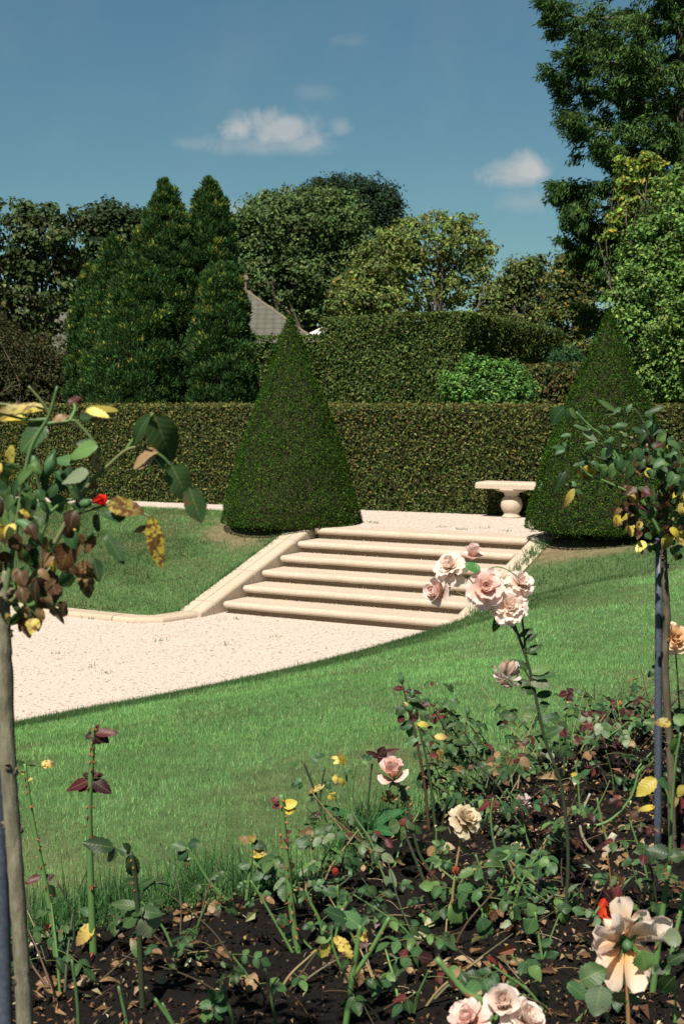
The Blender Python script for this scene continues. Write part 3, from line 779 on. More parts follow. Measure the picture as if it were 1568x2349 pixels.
# bushy gold-tipped conifers, each a column of rounded sprays
def conifer(label, u, vtop, y, prof, seed, lumps=210, lean=0.0):
    """prof: (v, half width) down the column"""
    k = mpx(y); b = P(u, 930, y); b[2] = -.2
    t = thing('conifer', label, 'conifer', b)
    pv = np.array([p[0] for p in prof], float); pw = np.array([p[1] for p in prof], float)
    c0 = P(u, vtop, y); zt = c0[2]; x0 = c0[0]
    zof = lambda v: P(u, v, y)[2]
    zs = np.array([zof(v) for v in pv])[::-1]; ws = (pw * k)[::-1]
    rz = lambda z: np.interp(z, zs, ws)
    zlo = max(zs[0], -.15)
    L_ = []; zc = zlo
    while zc < zt - .12:
        l0 = np.clip(.065 + .15 * rz(zc), .07, .19); m_ = max(2, int(2 * np.pi * max(rz(zc) - l0 * .6, .03) / (1.25 * l0)))
        for k_ in range(m_):
            L_.append((zc + rng.normal(0, .45) * l0, 2 * np.pi * (k_ + rng.random() * .9) / m_ + zc * 7, max(rz(zc) - l0 * .75, .01) * rng.uniform(.76, 1.14), l0 * rng.uniform(.6, 1.4)))
        zc += l0 * 1.0
    z, ph, r, lr = np.array(L_).T; z = np.minimum(z, zt - .05); n = len(z)
    q = np.column_stack([x0 + r * np.cos(ph), c0[1] + r * np.sin(ph), z])
    per = 170; N_l = n * per; cl = np.repeat(np.arange(n), per)
    oc = np.column_stack([np.cos(ph), np.sin(ph), np.full(n, .55)])
    d = nrm(runit(N_l) + .75 * nrm(oc)[cl])
    pos = q[cl] + d * lr[cl][:, None] * np.array([1, 1, .9]) * rng.uniform(.6, 1.05, (N_l, 1))
    nr_ = nrm(d * .95 + runit(N_l) * .45 + [0, 0, .2])
    ax = nrm(d * .75 + np.array([0, 0, .75]) + runit(N_l) * .55)
    pal = [(.034, .084, .024), (.060, .128, .034), (.014, .034, .010)]
    col = pick(pal, [3, 2, 2], N_l, .2, .06)
    gold = (d[:, 2] > .25) & (rng.random(N_l) < .75 * rng.random(n)[cl] ** 3 * np.clip(.35 + (z - zlo) / (zt - zlo), 0, 1.1)[cl])
    col[gold] = pick([(.22, .24, .035), (.13, .19, .035), (.34, .30, .06)], [2, 2, .7], gold.sum(), .2, .08)
    L = rng.uniform(.045, .10, N_l)
    mb = MB(); cards(mb, pos, ax, nr_, L, L * .30, col, fold=.1, droop=.08)
    zt2 = zt - .9 * rng.random(14) ** 1.4; m2 = len(zt2) * 70; c2 = np.repeat(np.arange(len(zt2)), 70)
    rr2 = np.minimum(.03 + .13 * (zt - zt2), .13); d2 = runit(m2)
    p2 = np.column_stack([np.full(m2, x0), np.full(m2, c0[1]), zt2[c2]]) + d2 * rr2[c2][:, None]
    cards(mb, p2, nrm(d2 * .6 + [0, 0, 1.0] + runit(m2) * .4), nrm(d2 + runit(m2) * .4), rng.uniform(.045, .09, m2), .024, pick(pal, [3, 2, 1], m2), fold=.1)
    # the leader
    m = 46; tz = zt - rng.random(m) * .22
    cards(mb, np.column_stack([x0 + rng.normal(0, .02, m), c0[1] + rng.normal(0, .02, m), tz]), nrm(runit(m) * .5 + [0, 0, 1.2]), runit(m), .12, .035, pick(pal, [1, 2, 1], m))
    mb.build('foliage', M['conifer'], t)
    mb = MB()
    hs = np.linspace(zlo, zlo + (zt - zlo) * .88, 14); an = np.linspace(0, 2 * np.pi, 14, endpoint=False)
    V = np.array([[x0 + rz(h_) * .58 * math.cos(p), c0[1] + rz(h_) * .58 * math.sin(p), h_] for h_ in hs for p in an])
    i = np.arange(13)[:, None] * 14; j = np.arange(14)[None]; j2 = (j + 1) % 14
    mb.add(V, [np.stack([i + j, i + j2, i + 14 + j2, i + 14 + j], -1).reshape(-1, 4), np.arange(14)[::-1][None], (np.arange(14) + 13 * 14)[None]])
    tube(mb, [[x0, c0[1], -.3], [x0, c0[1], zlo + .5]], [.12, .09], 8)
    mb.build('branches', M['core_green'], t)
conifer('tallest gold-tipped bushy conifer with a pointed top, the broader of the twin tops', 380, 416, 27.0, [(416, 3), (430, 11), (455, 25), (500, 44), (560, 66), (640, 78), (740, 92), (930, 100)], 1, 150)
conifer('slimmer twin top of the bushy conifer group, nearer the chimney', 480, 412, 27.4, [(412, 3), (425, 11), (450, 25), (490, 41), (540, 52), (620, 62), (720, 72), (930, 74)], 2, 120)
conifer('smaller bright green conifer with gold tips on the outer slope of the conifer group', 262, 541, 27.3, [(541, 5), (560, 18), (590, 32), (640, 44), (720, 58), (820, 70), (930, 84)], 3, 95)
conifer('lowest outer conifer of the group, a green dome beside the scrub', 214, 606, 27.9, [(606, 6), (630, 24), (680, 40), (760, 58), (930, 68)], 4, 76)
conifer('broad gold-tipped conifer in the front of the group', 312, 588, 25.9, [(588, 6), (610, 30), (660, 50), (740, 76), (850, 96), (930, 100)], 5, 122)
conifer('plain green conifer column at the roof end of the group', 507, 606, 25.7, [(606, 10), (630, 36), (690, 54), (780, 68), (860, 76), (930, 74)], 6, 105)

# the big round tree over the roof, and the trees about it
G1 = [(.075, .125, .042), (.115, .17, .06), (.034, .060, .020), (.18, .22, .08)]
tree('massive round-headed tree with dense grey-green foliage over the tiled roof',
     [(690, 545, 150, 110), (620, 520, 90, 80), (700, 490, 95, 62), (770, 530, 80, 90), (600, 600, 80, 80), (700, 640, 150, 95), (790, 610, 70, 90), (640, 700, 110, 70), (760, 720, 110, 70), (560, 560, 36, 60)], 52,
     G1, [3, 2.6, 2, .5], 0.15, 34, 0.46, 1150, 700, (.4, .2), 18, .68, .62, .6, inner=260)
tree('dark dense pine-like crown rising behind the round-headed tree',
     [(790, 445, 66, 40), (860, 470, 58, 56), (885, 500, 36, 56), (800, 480, 70, 50), (740, 432, 30, 22)], 62,
     [(.022, .044, .022), (.034, .062, .030), (.015, .028, .014)], [3, 2, 2], 0.17, 36, 0.5, 380, 830, (.3, .2), 10, .6, .4, .6, inner=80)
Y1 = [(.13, .19, .05), (.20, .26, .068), (.075, .10, .032), (.29, .26, .08)]
tree('airy yellow-green tree with sky between its branches above the hedge corner',
     [(990, 560, 120, 66), (1060, 560, 76, 60), (940, 560, 60, 60), (990, 515, 66, 30), (1075, 520, 44, 34), (1110, 590, 36, 50), (900, 610, 60, 60), (980, 650, 150, 70), (1080, 660, 80, 70), (860, 660, 70, 70)], 44,
     Y1, [2.4, 2.2, 2, .6], 0.12, 26, 0.32, 540, 1000, (.20, .09), 26, .42, .62, .55, (1010, 590))
tree('leafy yellow-green sapling standing between the round-headed tree and the hedge',
     [(850, 620, 46, 60), (820, 690, 66, 60), (880, 700, 60, 50), (900, 560, 34, 40)], 42, Y1, [2, 2, 2.2, .5], 0.12, 26, 0.34, 300, 850, (.12, .07), 16, .45, .62, .6)
tree('narrow olive tree with an open top behind the shaded side of the hedge block',
     [(1205, 640, 52, 56), (1170, 660, 36, 50), (1230, 620, 34, 34), (1200, 710, 66, 50), (1140, 700, 40, 50)], 43,
     [(.09, .13, .040), (.14, .18, .055), (.045, .068, .022), (.22, .20, .06)], [2.4, 2, 2, .4], 0.12, 26, 0.28, 330, 1200, (.14, .08), 30, .42, .62, .6, (1205, 640))
tree('olive tree with rusty orange leaves next to the clipped cone with the standard rose',
     [(1310, 630, 56, 48), (1350, 650, 40, 50), (1285, 660, 32, 56), (1320, 600, 36, 24), (1310, 720, 76, 56), (1320, 790, 60, 50)], 41,
     [(.085, .125, .036), (.14, .17, .045), (.042, .062, .020), (.24, .15, .04)], [2.4, 1.8, 2, .8], 0.12, 26, 0.28, 400, 1310, (.14, .08), 30, .42, .62, .6, (1315, 630))
# bright shrub over the low hedge
BR = [(.13, .28, .065), (.09, .20, .05), (.21, .37, .10), (.03, .08, .02)]
tree('bright green leafy shrub sticking up behind the low hedge', [(1060, 890, 48, 46), (1120, 895, 50, 50), (1180, 900, 44, 44), (1098, 840, 26, 26), (1140, 852, 34, 26), (1185, 862, 28, 24), (1034, 890, 24, 34), (1205, 890, 20, 30), (1085, 826, 12, 14), (1112, 834, 11, 16), (1158, 838, 12, 14), (1178, 850, 10, 14), (1052, 858, 14, 16), (1022, 872, 12, 14), (1120, 940, 110, 40)], 24.3,
     BR, [3, 2, 1.4, 1.6], .085, 22, .15, 380, 1110, (.05, .03), 14, .45, .36, 1.0, name='shrub', updir=.6)
tree('low dark green shrub with narrow leaves between the olive hedge and the clipped cone', [(1300, 830, 40, 26), (1275, 850, 30, 26)], 27.5,
     [(.04, .10, .04), (.03, .07, .03), (.06, .13, .05)], [2, 2, 1], .09, 26, .2, 90, 1290, (.03, .02), 5, .4, .3, 1.0, name='shrub')
LG = [(.15, .27, .062), (.10, .19, .05), (.22, .33, .08), (.04, .085, .024), (.32, .34, .12)]
tree('big light green tree with fresh yellowish foliage, in front of the tall conifer',
     [(1545, 560, 105, 110), (1500, 640, 95, 90), (1570, 450, 70, 70), (1490, 560, 60, 60), (1450, 680, 60, 64), (1550, 740, 150, 110), (1460, 780, 66, 80), (1560, 860, 140, 80), (1480, 870, 66, 70), (1640, 640, 140, 220)], 26,
     LG, [3, 2.2, 1.6, 2, .25], 0.075, 44, 0.2, 1500, 1560, (.16, .09), 22, .5, .62, .75, (1560, 620), inner=120)
tree('yellowing chestnut sprays with large drooping leaves in front of the dark conifer trunk',
     [(1455, 385, 50, 28), (1490, 375, 36, 26), (1440, 420, 36, 24), (1440, 465, 46, 22), (1420, 500, 40, 22), (1395, 535, 28, 14), (1520, 440, 50, 40)], 27.8,
     [(.17, .25, .05), (.26, .31, .055), (.09, .15, .035), (.40, .27, .05)], [3, 1.6, 2, .4], .13, 15, .18, 120, 1590, (.10, .05), 26, .3, .45, .5, (1530, 470), group=None)

# tall layered conifer at the edge
yT = 30.0; tb = P(1556, 900, yT); tb[2] = -.2
tc = thing('tall_conifer', 'towering dark conifer with drooping layered branches against the sky', 'conifer', tb)
fol, wood = MB(), MB()
tk = mpx(yT)
trunkx = lambda z: tb[0] + .03 * math.sin(z * .7)
tube(wood, [[tb[0], yT, -.3], [tb[0] + .04, yT, 5], [tb[0] - .03, yT, 10], [tb[0], yT, 14.5]], [.34, .26, .17, .03], 12, n=20, wob=.03)
CON = [(.045, .095, .026), (.075, .140, .036), (.020, .046, .014), (.11, .18, .045)]
def spray(c, out, n, r, hang):
    """drooping flat sprays round one bit of branch"""
    off = runit(n) * (rng.random(n) ** .5)[:, None] * r * np.array([1, 1, .62])
    pos = c + off
    ax = nrm(np.asarray(out) * .6 + runit(n) * .55 + np.array([0, 0, -hang])); nr_ = nrm(np.array([0, 0, .6]) + .6 * nrm(off) + runit(n) * .5)
    L = rng.uniform(.07, .16, n)
    cards(fol, pos, ax, nr_, L, L * .26, pick(CON, [3, 2.2, 2, .8], n, .2, .06), fold=.08, droop=.25)
def con_branch(pts, fat=1.0, dens=1.0, hang=.35):
    c = spline(pts, 26); ln = np.linalg.norm(np.diff(c, axis=0), axis=1).sum()
    tube(wood, c[::3], [.055, .035, .010], 6, n=12, cap=False)
    m = int(ln * 21 * dens); t = rng.random(m) ** .8 * .92 + .08
    for q in t:
        i = min(24, int(q * 25)); p = c[i]; out = nrm(c[i + 1] - c[i])
        sd = nrm(np.cross(out, [0, 0, 1])); r = fat * (.18 + .40 * math.sin(math.pi * min(1, q * .9 + .12)))
        s = rng.normal(0, .55) * r * 1.5
        dz = -abs(rng.normal(0, .62)) * r * 1.25 + .08 * fat
        o2 = nrm(out + sd * np.sign(s) * .6)
        spray(p + sd * s + [0, 0, dz] + out * rng.normal(0, .1), o2, 52, .20 * fat * rng.uniform(.7, 1.3), hang + .2 * (dz < -.15))
def px_branch(pts, fat=1.0, dens=1.0, hang=.35, dy=0):
    q = [P(u, v, yT + d) for (u, v, d) in pts]; con_branch(q, fat, dens, hang)
px_branch([(1556, 75, 0), (1450, 45, -.5), (1345, 42, -.8), (1285, 30, -1.0), (1243, 6, -1.1)], 1.0, 1.5)
px_branch([(1556, 150, 0), (1470, 120, .4), (1400, 90, .8), (1340, 85, .9)], .9, 1.2)
px_branch([(1556, 200, 0), (1470, 165, -.7), (1390, 140, -1.1), (1340, 140, -1.2), (1308, 122, -1.3)], .95, 1.4)
px_branch([(1556, 285, 0), (1460, 225, -.2), (1370, 215, -.4), (1300, 196, -.5), (1262, 174, -.5)], .9, 1.3)
px_branch([(1556, 330, 0), (1470, 300, -.8), (1395, 300, -1.2), (1340, 290, -1.5), (1300, 270, -1.6)], 1.0, 1.5)
px_branch([(1556, 380, 0), (1480, 350, .5), (1410, 335, .9), (1370, 330, 1.0)], .9, 1.2)
px_branch([(1556, 480, 0), (1470, 430, -.4), (1380, 432, -.6), (1320, 436, -.7), (1280, 430, -.8)], 1.1, 1.7)
px_branch([(1556, 520, 0), (1480, 480, -.6), (1400, 475, -.9), (1330, 480, -1.1), (1312, 490, -1.1)], 1.0, 1.5)
px_branch([(1556, 560, 0), (1470, 520, .2), (1400, 520, .3), (1340, 530, .4)], 1.0, 1.4)
px_branch([(1556, 600, 0), (1470, 560, -.3), (1390, 570, -.5), (1340, 572, -.6), (1298, 556, -.6)], .8, 1.2, .6)
px_branch([(1556, 640, 0), (1480, 600, -.5), (1410, 605, -.8), (1375, 612, -.9)], .8, 1.1, .6)
for k in range(44):                                    # the rest of the tree all round the trunk
    z = 3.2 + (k / 43) * 10.6; a_ = k * 2.4 + rng.normal(0, .3); ln = np.interp(z, [3, 6, 10, 14], [2.5, 2.6, 2.2, .5]) * rng.uniform(.75, 1.1)
    if abs((a_ % (2 * math.pi)) - math.pi) < .75 and z > 4: ln *= .45
    d = np.array([math.cos(a_), math.sin(a_), 0]); b_ = np.array([tb[0], yT, z])
    con_branch([b_, b_ + d * ln * .4 + [0, 0, .10], b_ + d * ln * .75 + [0, 0, .02], b_ + d * ln + [0, 0, .22]], .95, .8)
for k in range(520):                                   # inner boughs close round the trunk
    z = 2.2 + 11.2 * rng.random(); a_ = rng.random() * 6.28; rr_ = np.interp(z, [2, 6, 10, 14], [1.7, 1.7, 1.35, .3]) * rng.random() ** .5
    spray(np.array([tb[0] + rr_ * math.cos(a_), yT + rr_ * math.sin(a_), z]), np.array([math.cos(a_), math.sin(a_), 0]), 46, .26, .55)
fol.build('foliage', M['conifer'], tc); wood.build('trunk', M['bark'], tc)

# ------------------------------------------------------------------ tiled houses and a white parasol beyond the hedges
def tile_mat():
    m, nt, out = newmat('weathered roof tiles')
    oc = objco(nt)
    sx = nt.nodes.new('ShaderNodeSeparateXYZ'); nt.links.new(oc, sx.inputs[0])
    row = mth(nt, 'FRACT', mth(nt, 'MULTIPLY', sx.outputs[2], 6.2)); colm = mth(nt, 'SINE', mth(nt, 'MULTIPLY', sx.outputs[0], 24.0))
    a = noise(nt, 2.2, 4, .6, oc); b = noise(nt, 22, 3, .7, oc)
    c = ramp(nt, mth(nt, 'MULTIPLY_ADD', b, .6, mth(nt, 'MULTIPLY', a, .4)), [(.3, (.055, .054, .043)), (.55, (.095, .094, .075)), (.8, (.165, .163, .132))])
    c = mixc(nt, mth(nt, 'MULTIPLY', mth(nt, 'LESS_THAN', row, .2), .55), c, (.05, .043, .034))
    bs = N(nt, 'ShaderNodeBsdfPrincipled', i_Roughness=.9); nt.links.new(c, bs.inputs['Base Color'])
    bp = N(nt, 'ShaderNodeBump', i_Strength=.8, i_Distance=.05)
    nt.links.new(mth(nt, 'MULTIPLY_ADD', colm, .4, row), bp.inputs['Height']); nt.links.new(bp.outputs[0], bs.inputs['Normal'])
    nt.links.new(bs.outputs[0], out.inputs[0]); return m
def brick_mat():
    m, nt, out = newmat('old brick')
    mp = N(nt, 'ShaderNodeMapping'); mp.inputs['Rotation'].default_value = (math.pi / 2, 0, 0); nt.links.new(objco(nt), mp.inputs[0])
    br = N(nt, 'ShaderNodeTexBrick', i_Scale=7.0)
    br.inputs['Color1'].default_value = (.17, .10, .065, 1); br.inputs['Color2'].default_value = (.25, .16, .10, 1); br.inputs['Mortar'].default_value = (.30, .27, .21, 1)
    nt.links.new(mp.outputs[0], br.inputs[0])
    bs = N(nt, 'ShaderNodeBsdfPrincipled', i_Roughness=.9); nt.links.new(br.outputs[0], bs.inputs['Base Color'])
    nt.links.new(bs.outputs[0], out.inputs[0]); return m
M['tile'], M['brick'] = tile_mat(), brick_mat()
M['render_wall'] = noise_mat('old plaster', [(.3, (.30, .27, .22)), (.7, (.42, .38, .31))], 3, bump=.2)
M['glass'] = noise_mat('dark window', [(.3, (.02, .025, .03)), (.7, (.04, .05, .055))], 2, rough=.1, bump=0, spec=.6)
M['white'] = noise_mat('white canvas', [(.3, (.78, .74, .68)), (.7, (.84, .80, .75))], 6, bump=.1)
def house(label, x0, x1, y0, y1, zr, ze, hipr, hipl, chimney=None, ridge_u=None):
    t = thing('house', label, 'house', ((x0 + x1) / 2, (y0 + y1) / 2, -.2)); ym = (y0 + y1) / 2
    mb = MB(); boxm(mb, [x0 + .4, y0 + .4, -.3], [x1 - x0 - .8, 0, 0], [0, y1 - y0 - .8, 0], [0, 0, ze + .25]); mb.build('wall', M['render_wall'], t)
    rl, rr = np.array([x0 + hipl, ym, zr]), np.array([x1 - hipr, ym, zr])
    c = [np.array([x0, y0, ze]), np.array([x1, y0, ze]), np.array([x1, y1, ze]), np.array([x0, y1, ze])]
    mb = MB(); mb.add([*c, rl, rr], [np.array([[0, 1, 5, 4], [2, 3, 4, 5]]), np.array([[1, 2, 5], [3, 0, 4]])])
    mb.add([*[q - [0, 0, .12] for q in c]], np.array([[3, 2, 1, 0]])); rf = mb.build('roof', M['tile'], t)
    mb = MB()
    for p, q in ((c[1], rr), (c[2], rr), (c[0], rl), (c[3], rl), (rl, rr)): tube(mb, [p, q], .05, 6, (.34, .33, .30), n=40, wob=.2)
    mb.build('ridge_tiles', M['stone'], rf)
    if chimney is not None:
        cx, cy, hw, z0, z1 = chimney
        mb = MB(); boxm(mb, [cx - hw, cy - .3, z0], [2 * hw, 0, 0], [0, .6, 0], [0, 0, z1 - z0 - .2])
        boxm(mb, [cx - hw - .06, cy - .36, z1 - .2], [2 * hw + .12, 0, 0], [0, .72, 0], [0, 0, .1]); boxm(mb, [cx - hw - .03, cy - .33, z1 - .1], [2 * hw + .06, 0, 0], [0, .66, 0], [0, 0, .1])
        mb.build('chimney', M['brick'], rf)
    n = max(2, int((x1 - x0) / 2.6))
    for i in range(n):
        xc = x0 + (x1 - x0) * (i + .5) / n
        mb = MB(); boxm(mb, [xc - .45, y0 + .36, .7], [.9, 0, 0], [0, .06, 0], [0, 0, 1.2]); w_ = mb.build('window', M['white'], t)
        mb = MB(); boxm(mb, [xc - .37, y0 + .345, .78], [.74, 0, 0], [0, .03, 0], [0, 0, 1.04]); mb.build('pane', M['glass'], w_)
pr = P(553, 660, 47); ph_ = P(650, 745, 44.2)
house('house with a grey tiled hip roof and a brick chimney behind the clipped hedge', -12.0, 1.15, 42.2, 51.8, pr[2], 2.0, 1.15 - pr[0] - .02, 4.0,
      chimney=(P(553, 640, 47)[0], 47, .19, pr[2] - .5, P(549, 629, 47)[2]))
l1 = P(196, 683, 50)
house('house with a dim tiled roof glimpsed through the loose broad-leaved tree', -19.5, -8.6, 46, 54, l1[2], 1.6, 1.0, 3.0)
# parasol: white canopy with ribs, mostly behind the hedge block
pc = P(757, 741, 40); pe = P(703, 768, 40); pr_ = pc[0] - pe[0]
pz = pe[2]
ps = thing('parasol', 'white canvas parasol whose edge shows beside the tall hedge block', 'parasol', (pc[0], 40, -.2))
an = np.linspace(0, 2 * np.pi, 8, endpoint=False) + .2
rim = np.column_stack([pc[0] + pr_ * 1.03 * np.cos(an), 40 + pr_ * 1.03 * np.sin(an), np.full(8, pz)]); top = np.array([pc[0], 40, pc[2]])
mb = MB(); mb.add(np.vstack([rim, rim - [0, 0, .14], top]), [np.array([[i, (i + 1) % 8, 16] for i in range(8)]), np.array([[i + 8, (i + 1) % 8 + 8, (i + 1) % 8, i] for i in range(8)])])
mb.build('canopy', M['white'], ps)
for i in range(8):
    mb = MB(); tube(mb, [rim[i] * .998 + top * .002 + [0, 0, .012], top + [0, 0, .012]], .012, 5, n=3); mb.build('rib', M['core'], ps)
mb = MB(); tube(mb, [[pc[0], 40, -.2], [pc[0], 40, pc[2]]], .03, 8, n=3); mb.build('pole', M['stone'], ps)
# ------------------------------------------------------------------ grass
GR = [(.21, .45, .155), (.29, .54, .20), (.145, .34, .11), (.42, .56, .26), (.08, .20, .06)]
DRY = [(.22, .19, .095), (.30, .26, .15), (.15, .12, .06), (.10, .13, .05)]
def blades(mb, x, y, z, h, w, col, lean=.5):
    n = len(x); a = rng.random(n) * 2 * np.pi
    sx_, sy_ = np.cos(a) * w / 2, np.sin(a) * w / 2
    l = np.abs(rng.normal(0, lean, n)) * h; b = rng.random(n) * 2 * np.pi
    V = np.empty((n, 3, 3))
    V[:, 0] = np.column_stack([x - sx_, y - sy_, z - .01]); V[:, 1] = np.column_stack([x + sx_, y + sy_, z - .01])
    V[:, 2] = np.column_stack([x + l * np.cos(b), y + l * np.sin(b), z + np.sqrt(np.maximum(h * h - l * l, h * h * .1))])
    c = np.repeat(col, 3, 0).reshape(n, 3, 3).copy(); c[:, :2] *= .8
    mb.add(V.reshape(-1, 3), np.arange(3 * n).reshape(n, 3), c.reshape(-1, 3))
def grass_on(mb, xs, ys, zf, hbase, wbase, darkf, dryf, hvar=.3):
    z, d = zf(xs, ys); n = len(xs)
    dry = dryf(xs, ys, d); dk = darkf(xs, ys, d)
    c = pick(GR, [3, 2.4, 2, .9, 1], n, .18, .06)
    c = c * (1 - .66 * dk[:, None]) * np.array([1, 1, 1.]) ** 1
    mot = fbm(xs * 1.4 + 1, ys * 1.4) * .6 + fbm(xs * 5, ys * 5 + 8) * .4
    c = c * (1.08 + 1.15 * (mot - .5))[:, None]
    isd = rng.random(n) < dry
    c[isd] = pick(DRY, [3, 1.6, 1.5, 2], isd.sum(), .2, .06)
    h = hbase * np.exp(rng.normal(0, hvar, n)) * (1 + .5 * dk) * (1 - .4 * isd)
    blades(mb, xs, ys, z, h, wbase * rng.uniform(.6, 1.3, n), c)
def scatter(x0, x1, y0, y1, n):
    return rng.uniform(x0, x1, n), rng.uniform(y0, y1, n)
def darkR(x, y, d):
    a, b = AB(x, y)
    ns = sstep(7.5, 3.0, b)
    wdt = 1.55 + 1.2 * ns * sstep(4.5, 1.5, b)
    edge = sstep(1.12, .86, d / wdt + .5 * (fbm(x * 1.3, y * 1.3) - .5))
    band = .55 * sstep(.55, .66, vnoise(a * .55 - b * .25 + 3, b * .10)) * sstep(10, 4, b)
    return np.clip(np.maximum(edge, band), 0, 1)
def dryR(x, y, d):
    s = bed_in(x, y)
    lip = sstep(-1.15, -.45, s) * sstep(.08, -.3, s)
    p = fbm(x * 1.1 + 9, y * 1.1); f = fbm(x * 4 + 2, y * 4)
    return np.clip(.13 + .6 * lip * sstep(.38, .58, p * .6 + f * .4) + .45 * sstep(.62, .70, p) + .35 * sstep(.66, .74, f) + .6 * bare(x, y) * sstep(.3, .6, f), 0, .85)
gm = MB()
for (y0, y1, n, h, w_) in ((3.6, 7.2, 230000, .020, .0034), (7.0, 10.5, 220000, .021, .0046), (10.2, 14.2, 170000, .022, .0065), (14, 20.5, 130000, .024, .009)):
    x, y = scatter(-.33 * y1 - .6, .33 * y1 + .7, y0, y1, int(n * 1.25))
    z, d = lawn_r(x, y); a, b = AB(x, y)
    r2 = np.hypot(x - CONE2[0], y - CONE2[1])
    k = (d > -.03) & (bed_in(x, y) < .08 + .06 * rng.normal(size=len(x))) & (b > -1.75) & (z > -1.12) & (rng.random(len(x)) > .92 * sstep(1.7, 1.1, r2) * sstep(.25, .5, fbm(x * 3.1, y * 3.1)))
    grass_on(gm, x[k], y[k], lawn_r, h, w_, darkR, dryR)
# the left bank
x, y = scatter(-8, 0, 16.2, 25.5, 330000); z, d = lawn_l(x, y); a, b = AB(x, y)
r1 = np.hypot(x - CONE1[0], y - CONE1[1])
k = (d > -.02) & (a < -1.84) & (b > -1.72) & (np.abs(x) < .34 * y) & (rng.random(len(x)) > .92 * sstep(1.75, 1.1, r1) * sstep(.25, .5, fbm(x * 3.1, y * 3.1)))
darkL = lambda x, y, d: np.clip(.42 + .5 * sstep(.5, .62, fbm(x * .7, y * .7 + 4)), 0, 1)
dryL = lambda x, y, d: np.clip(.28 + .62 * sstep(.42, .56, fbm(x * 1.2 + 3, y * 1.9)) * sstep(.6, 2.4, d) + .6 * bare(x, y), 0, .85)
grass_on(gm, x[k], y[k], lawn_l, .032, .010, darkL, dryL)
# long rough tufts along the edge of the bed and overhanging the kerb
GRT = [(.10, .24, .085), (.14, .29, .10), (.06, .16, .055), (.2, .3, .13), (.04, .11, .035)]  # greens darker than the lawn's, imitating shade on the tufts
def tufts(pts, per, h, w_, spread, pal=GRT, wt=(2, 1.5, 2.5, .5, 2), lean=.6, zf=None):
    pts = np.asarray(pts); n = len(pts) * per; i = np.repeat(np.arange(len(pts)), per)
    x = pts[i, 0] + rng.normal(0, spread, n); y = pts[i, 1] + rng.normal(0, spread, n); z = pts[i, 2] if zf is None else zf(x, y)
    blades(gm, x, y, z, h * np.exp(rng.normal(0, .35, n)), np.full(n, w_), pick(pal, wt, n, .2, .06), lean)
e = []
for p, q in zip(BED[:-1], BED[1:]):
    m = int(np.linalg.norm(q - p) * 26)
    for t in rng.random(m):
        c = p + (q - p) * t + rng.normal(0, .06, 2)
        if fbm(c[0] * 2.2, c[1] * 2.2) > .46 and abs(c[0]) < .34 * c[1] + .3: e.append([*c, -.03])
tufts(e, 26, .075, .0042, .05)
for (u, v, s_) in ((60, 2130, .09), (120, 2125, .07), (20, 2150, .09), (250, 2075, .10), (340, 2070, .08), (480, 2025, .10), (540, 2025, .08), (830, 1895, .11), (870, 1880, .08), (770, 1930, .08), (610, 2020, .07), (420, 2045, .09), (180, 2095, .08)):
    c = G(u, v, 0); tufts(c[None] + rng.normal(0, [.05, .05, .0], (5, 3)), 40, .11, .0045, .05, lean=.7)
kb = np.array([W3(-1.9 - rng.uniform(0, .05), q, z) for q in rng.uniform(0, 2.9, 90) for z in [np.interp(q, [-.1, 2.62], [-.13, -1.0])]])
tufts(kb, 9, .055, .010, .03)
kb = np.array([W3(1.9 - .1 * rng.random(), q, np.interp(q, [-.1, 2.62], [-.12, -.98])) for q in rng.uniform(.05, 3.0, 110)])
tufts(kb, 14, .08, .010, .04)
ke = []
for i in range(60): a_ = -rng.uniform(2.1, 7); ke.append(W3(a_, bk(a_) - .13, -.97))
tufts(ke, 8, .055, .010, .04)
# weeds in the gravel, at the foot of the kerbs and steps
wd = [W3(-rng.uniform(1.9, 6), 0, ZG) for _ in range(16)]
wd = [np.array([*XY(*AB(p[0], p[1])), ZG]) for p in wd]
wd = [W3(AB(p[0], p[1])[0], bk(AB(p[0], p[1])[0]) + .14, ZG) for p in wd]
for (u, v) in ((625, 1462), (520, 1480), (210, 1530), (365, 1470), (640, 1545), (690, 1525), (860, 1480), (540, 1420), (130, 1500), (160, 1650), (245, 1545)): wd.append(G(u, v, ZG))
tufts(wd, 14, .035, .012, .035, lean=.9)
tg = [G(u, v, ZT) for (u, v) in ((845, 1199), (860, 1200), (1060, 1215), (1110, 1212), (1160, 1218), (1010, 1210))]
tufts(tg, 22, .035, .012, .05, lean=.9)
tag(gm.build('grass', M['grass']), 'mown grass of the sloping lawns with long tufts along the rose bed', 'grass', kind='stuff')
# ------------------------------------------------------------------ roses
GRN = [(.036, .088, .034), (.054, .120, .045), (.024, .062, .026), (.085, .160, .048)]
DKG = [(.022, .050, .018), (.032, .068, .024), (.045, .085, .028)]
BUR = [(.060, .012, .016), (.095, .020, .022), (.035, .012, .014)]
YEL = [(.46, .36, .05), (.36, .30, .06), (.52, .40, .10)]
BRN = [(.13, .07, .035), (.20, .12, .06), (.07, .035, .02), (.26, .17, .09)]
PAL = [(.12, .17, .10), (.16, .20, .12)]
DBR = [(.045, .022, .013), (.028, .018, .010), (.075, .04, .02)]
PALS = dict(k=DBR, g=GRN, d=DKG, b=BUR, y=YEL, n=BRN, p=PAL)
def pc_(kind):
    k = kind if len(kind) == 1 else random.choice(kind)
    c = np.array(random.choice(PALS[k])) * math.exp(random.gauss(0, .13))
    a = {'k': .2, 'g': .12, 'd': .15, 'b': .1, 'y': .45, 'n': .35, 'p': .3}[k] * random.uniform(.2, 1.6)
    return c, a
NT_, NS_ = 13, 5
_t = np.linspace(0, 1, NT_); _s = np.linspace(-1, 1, NS_)
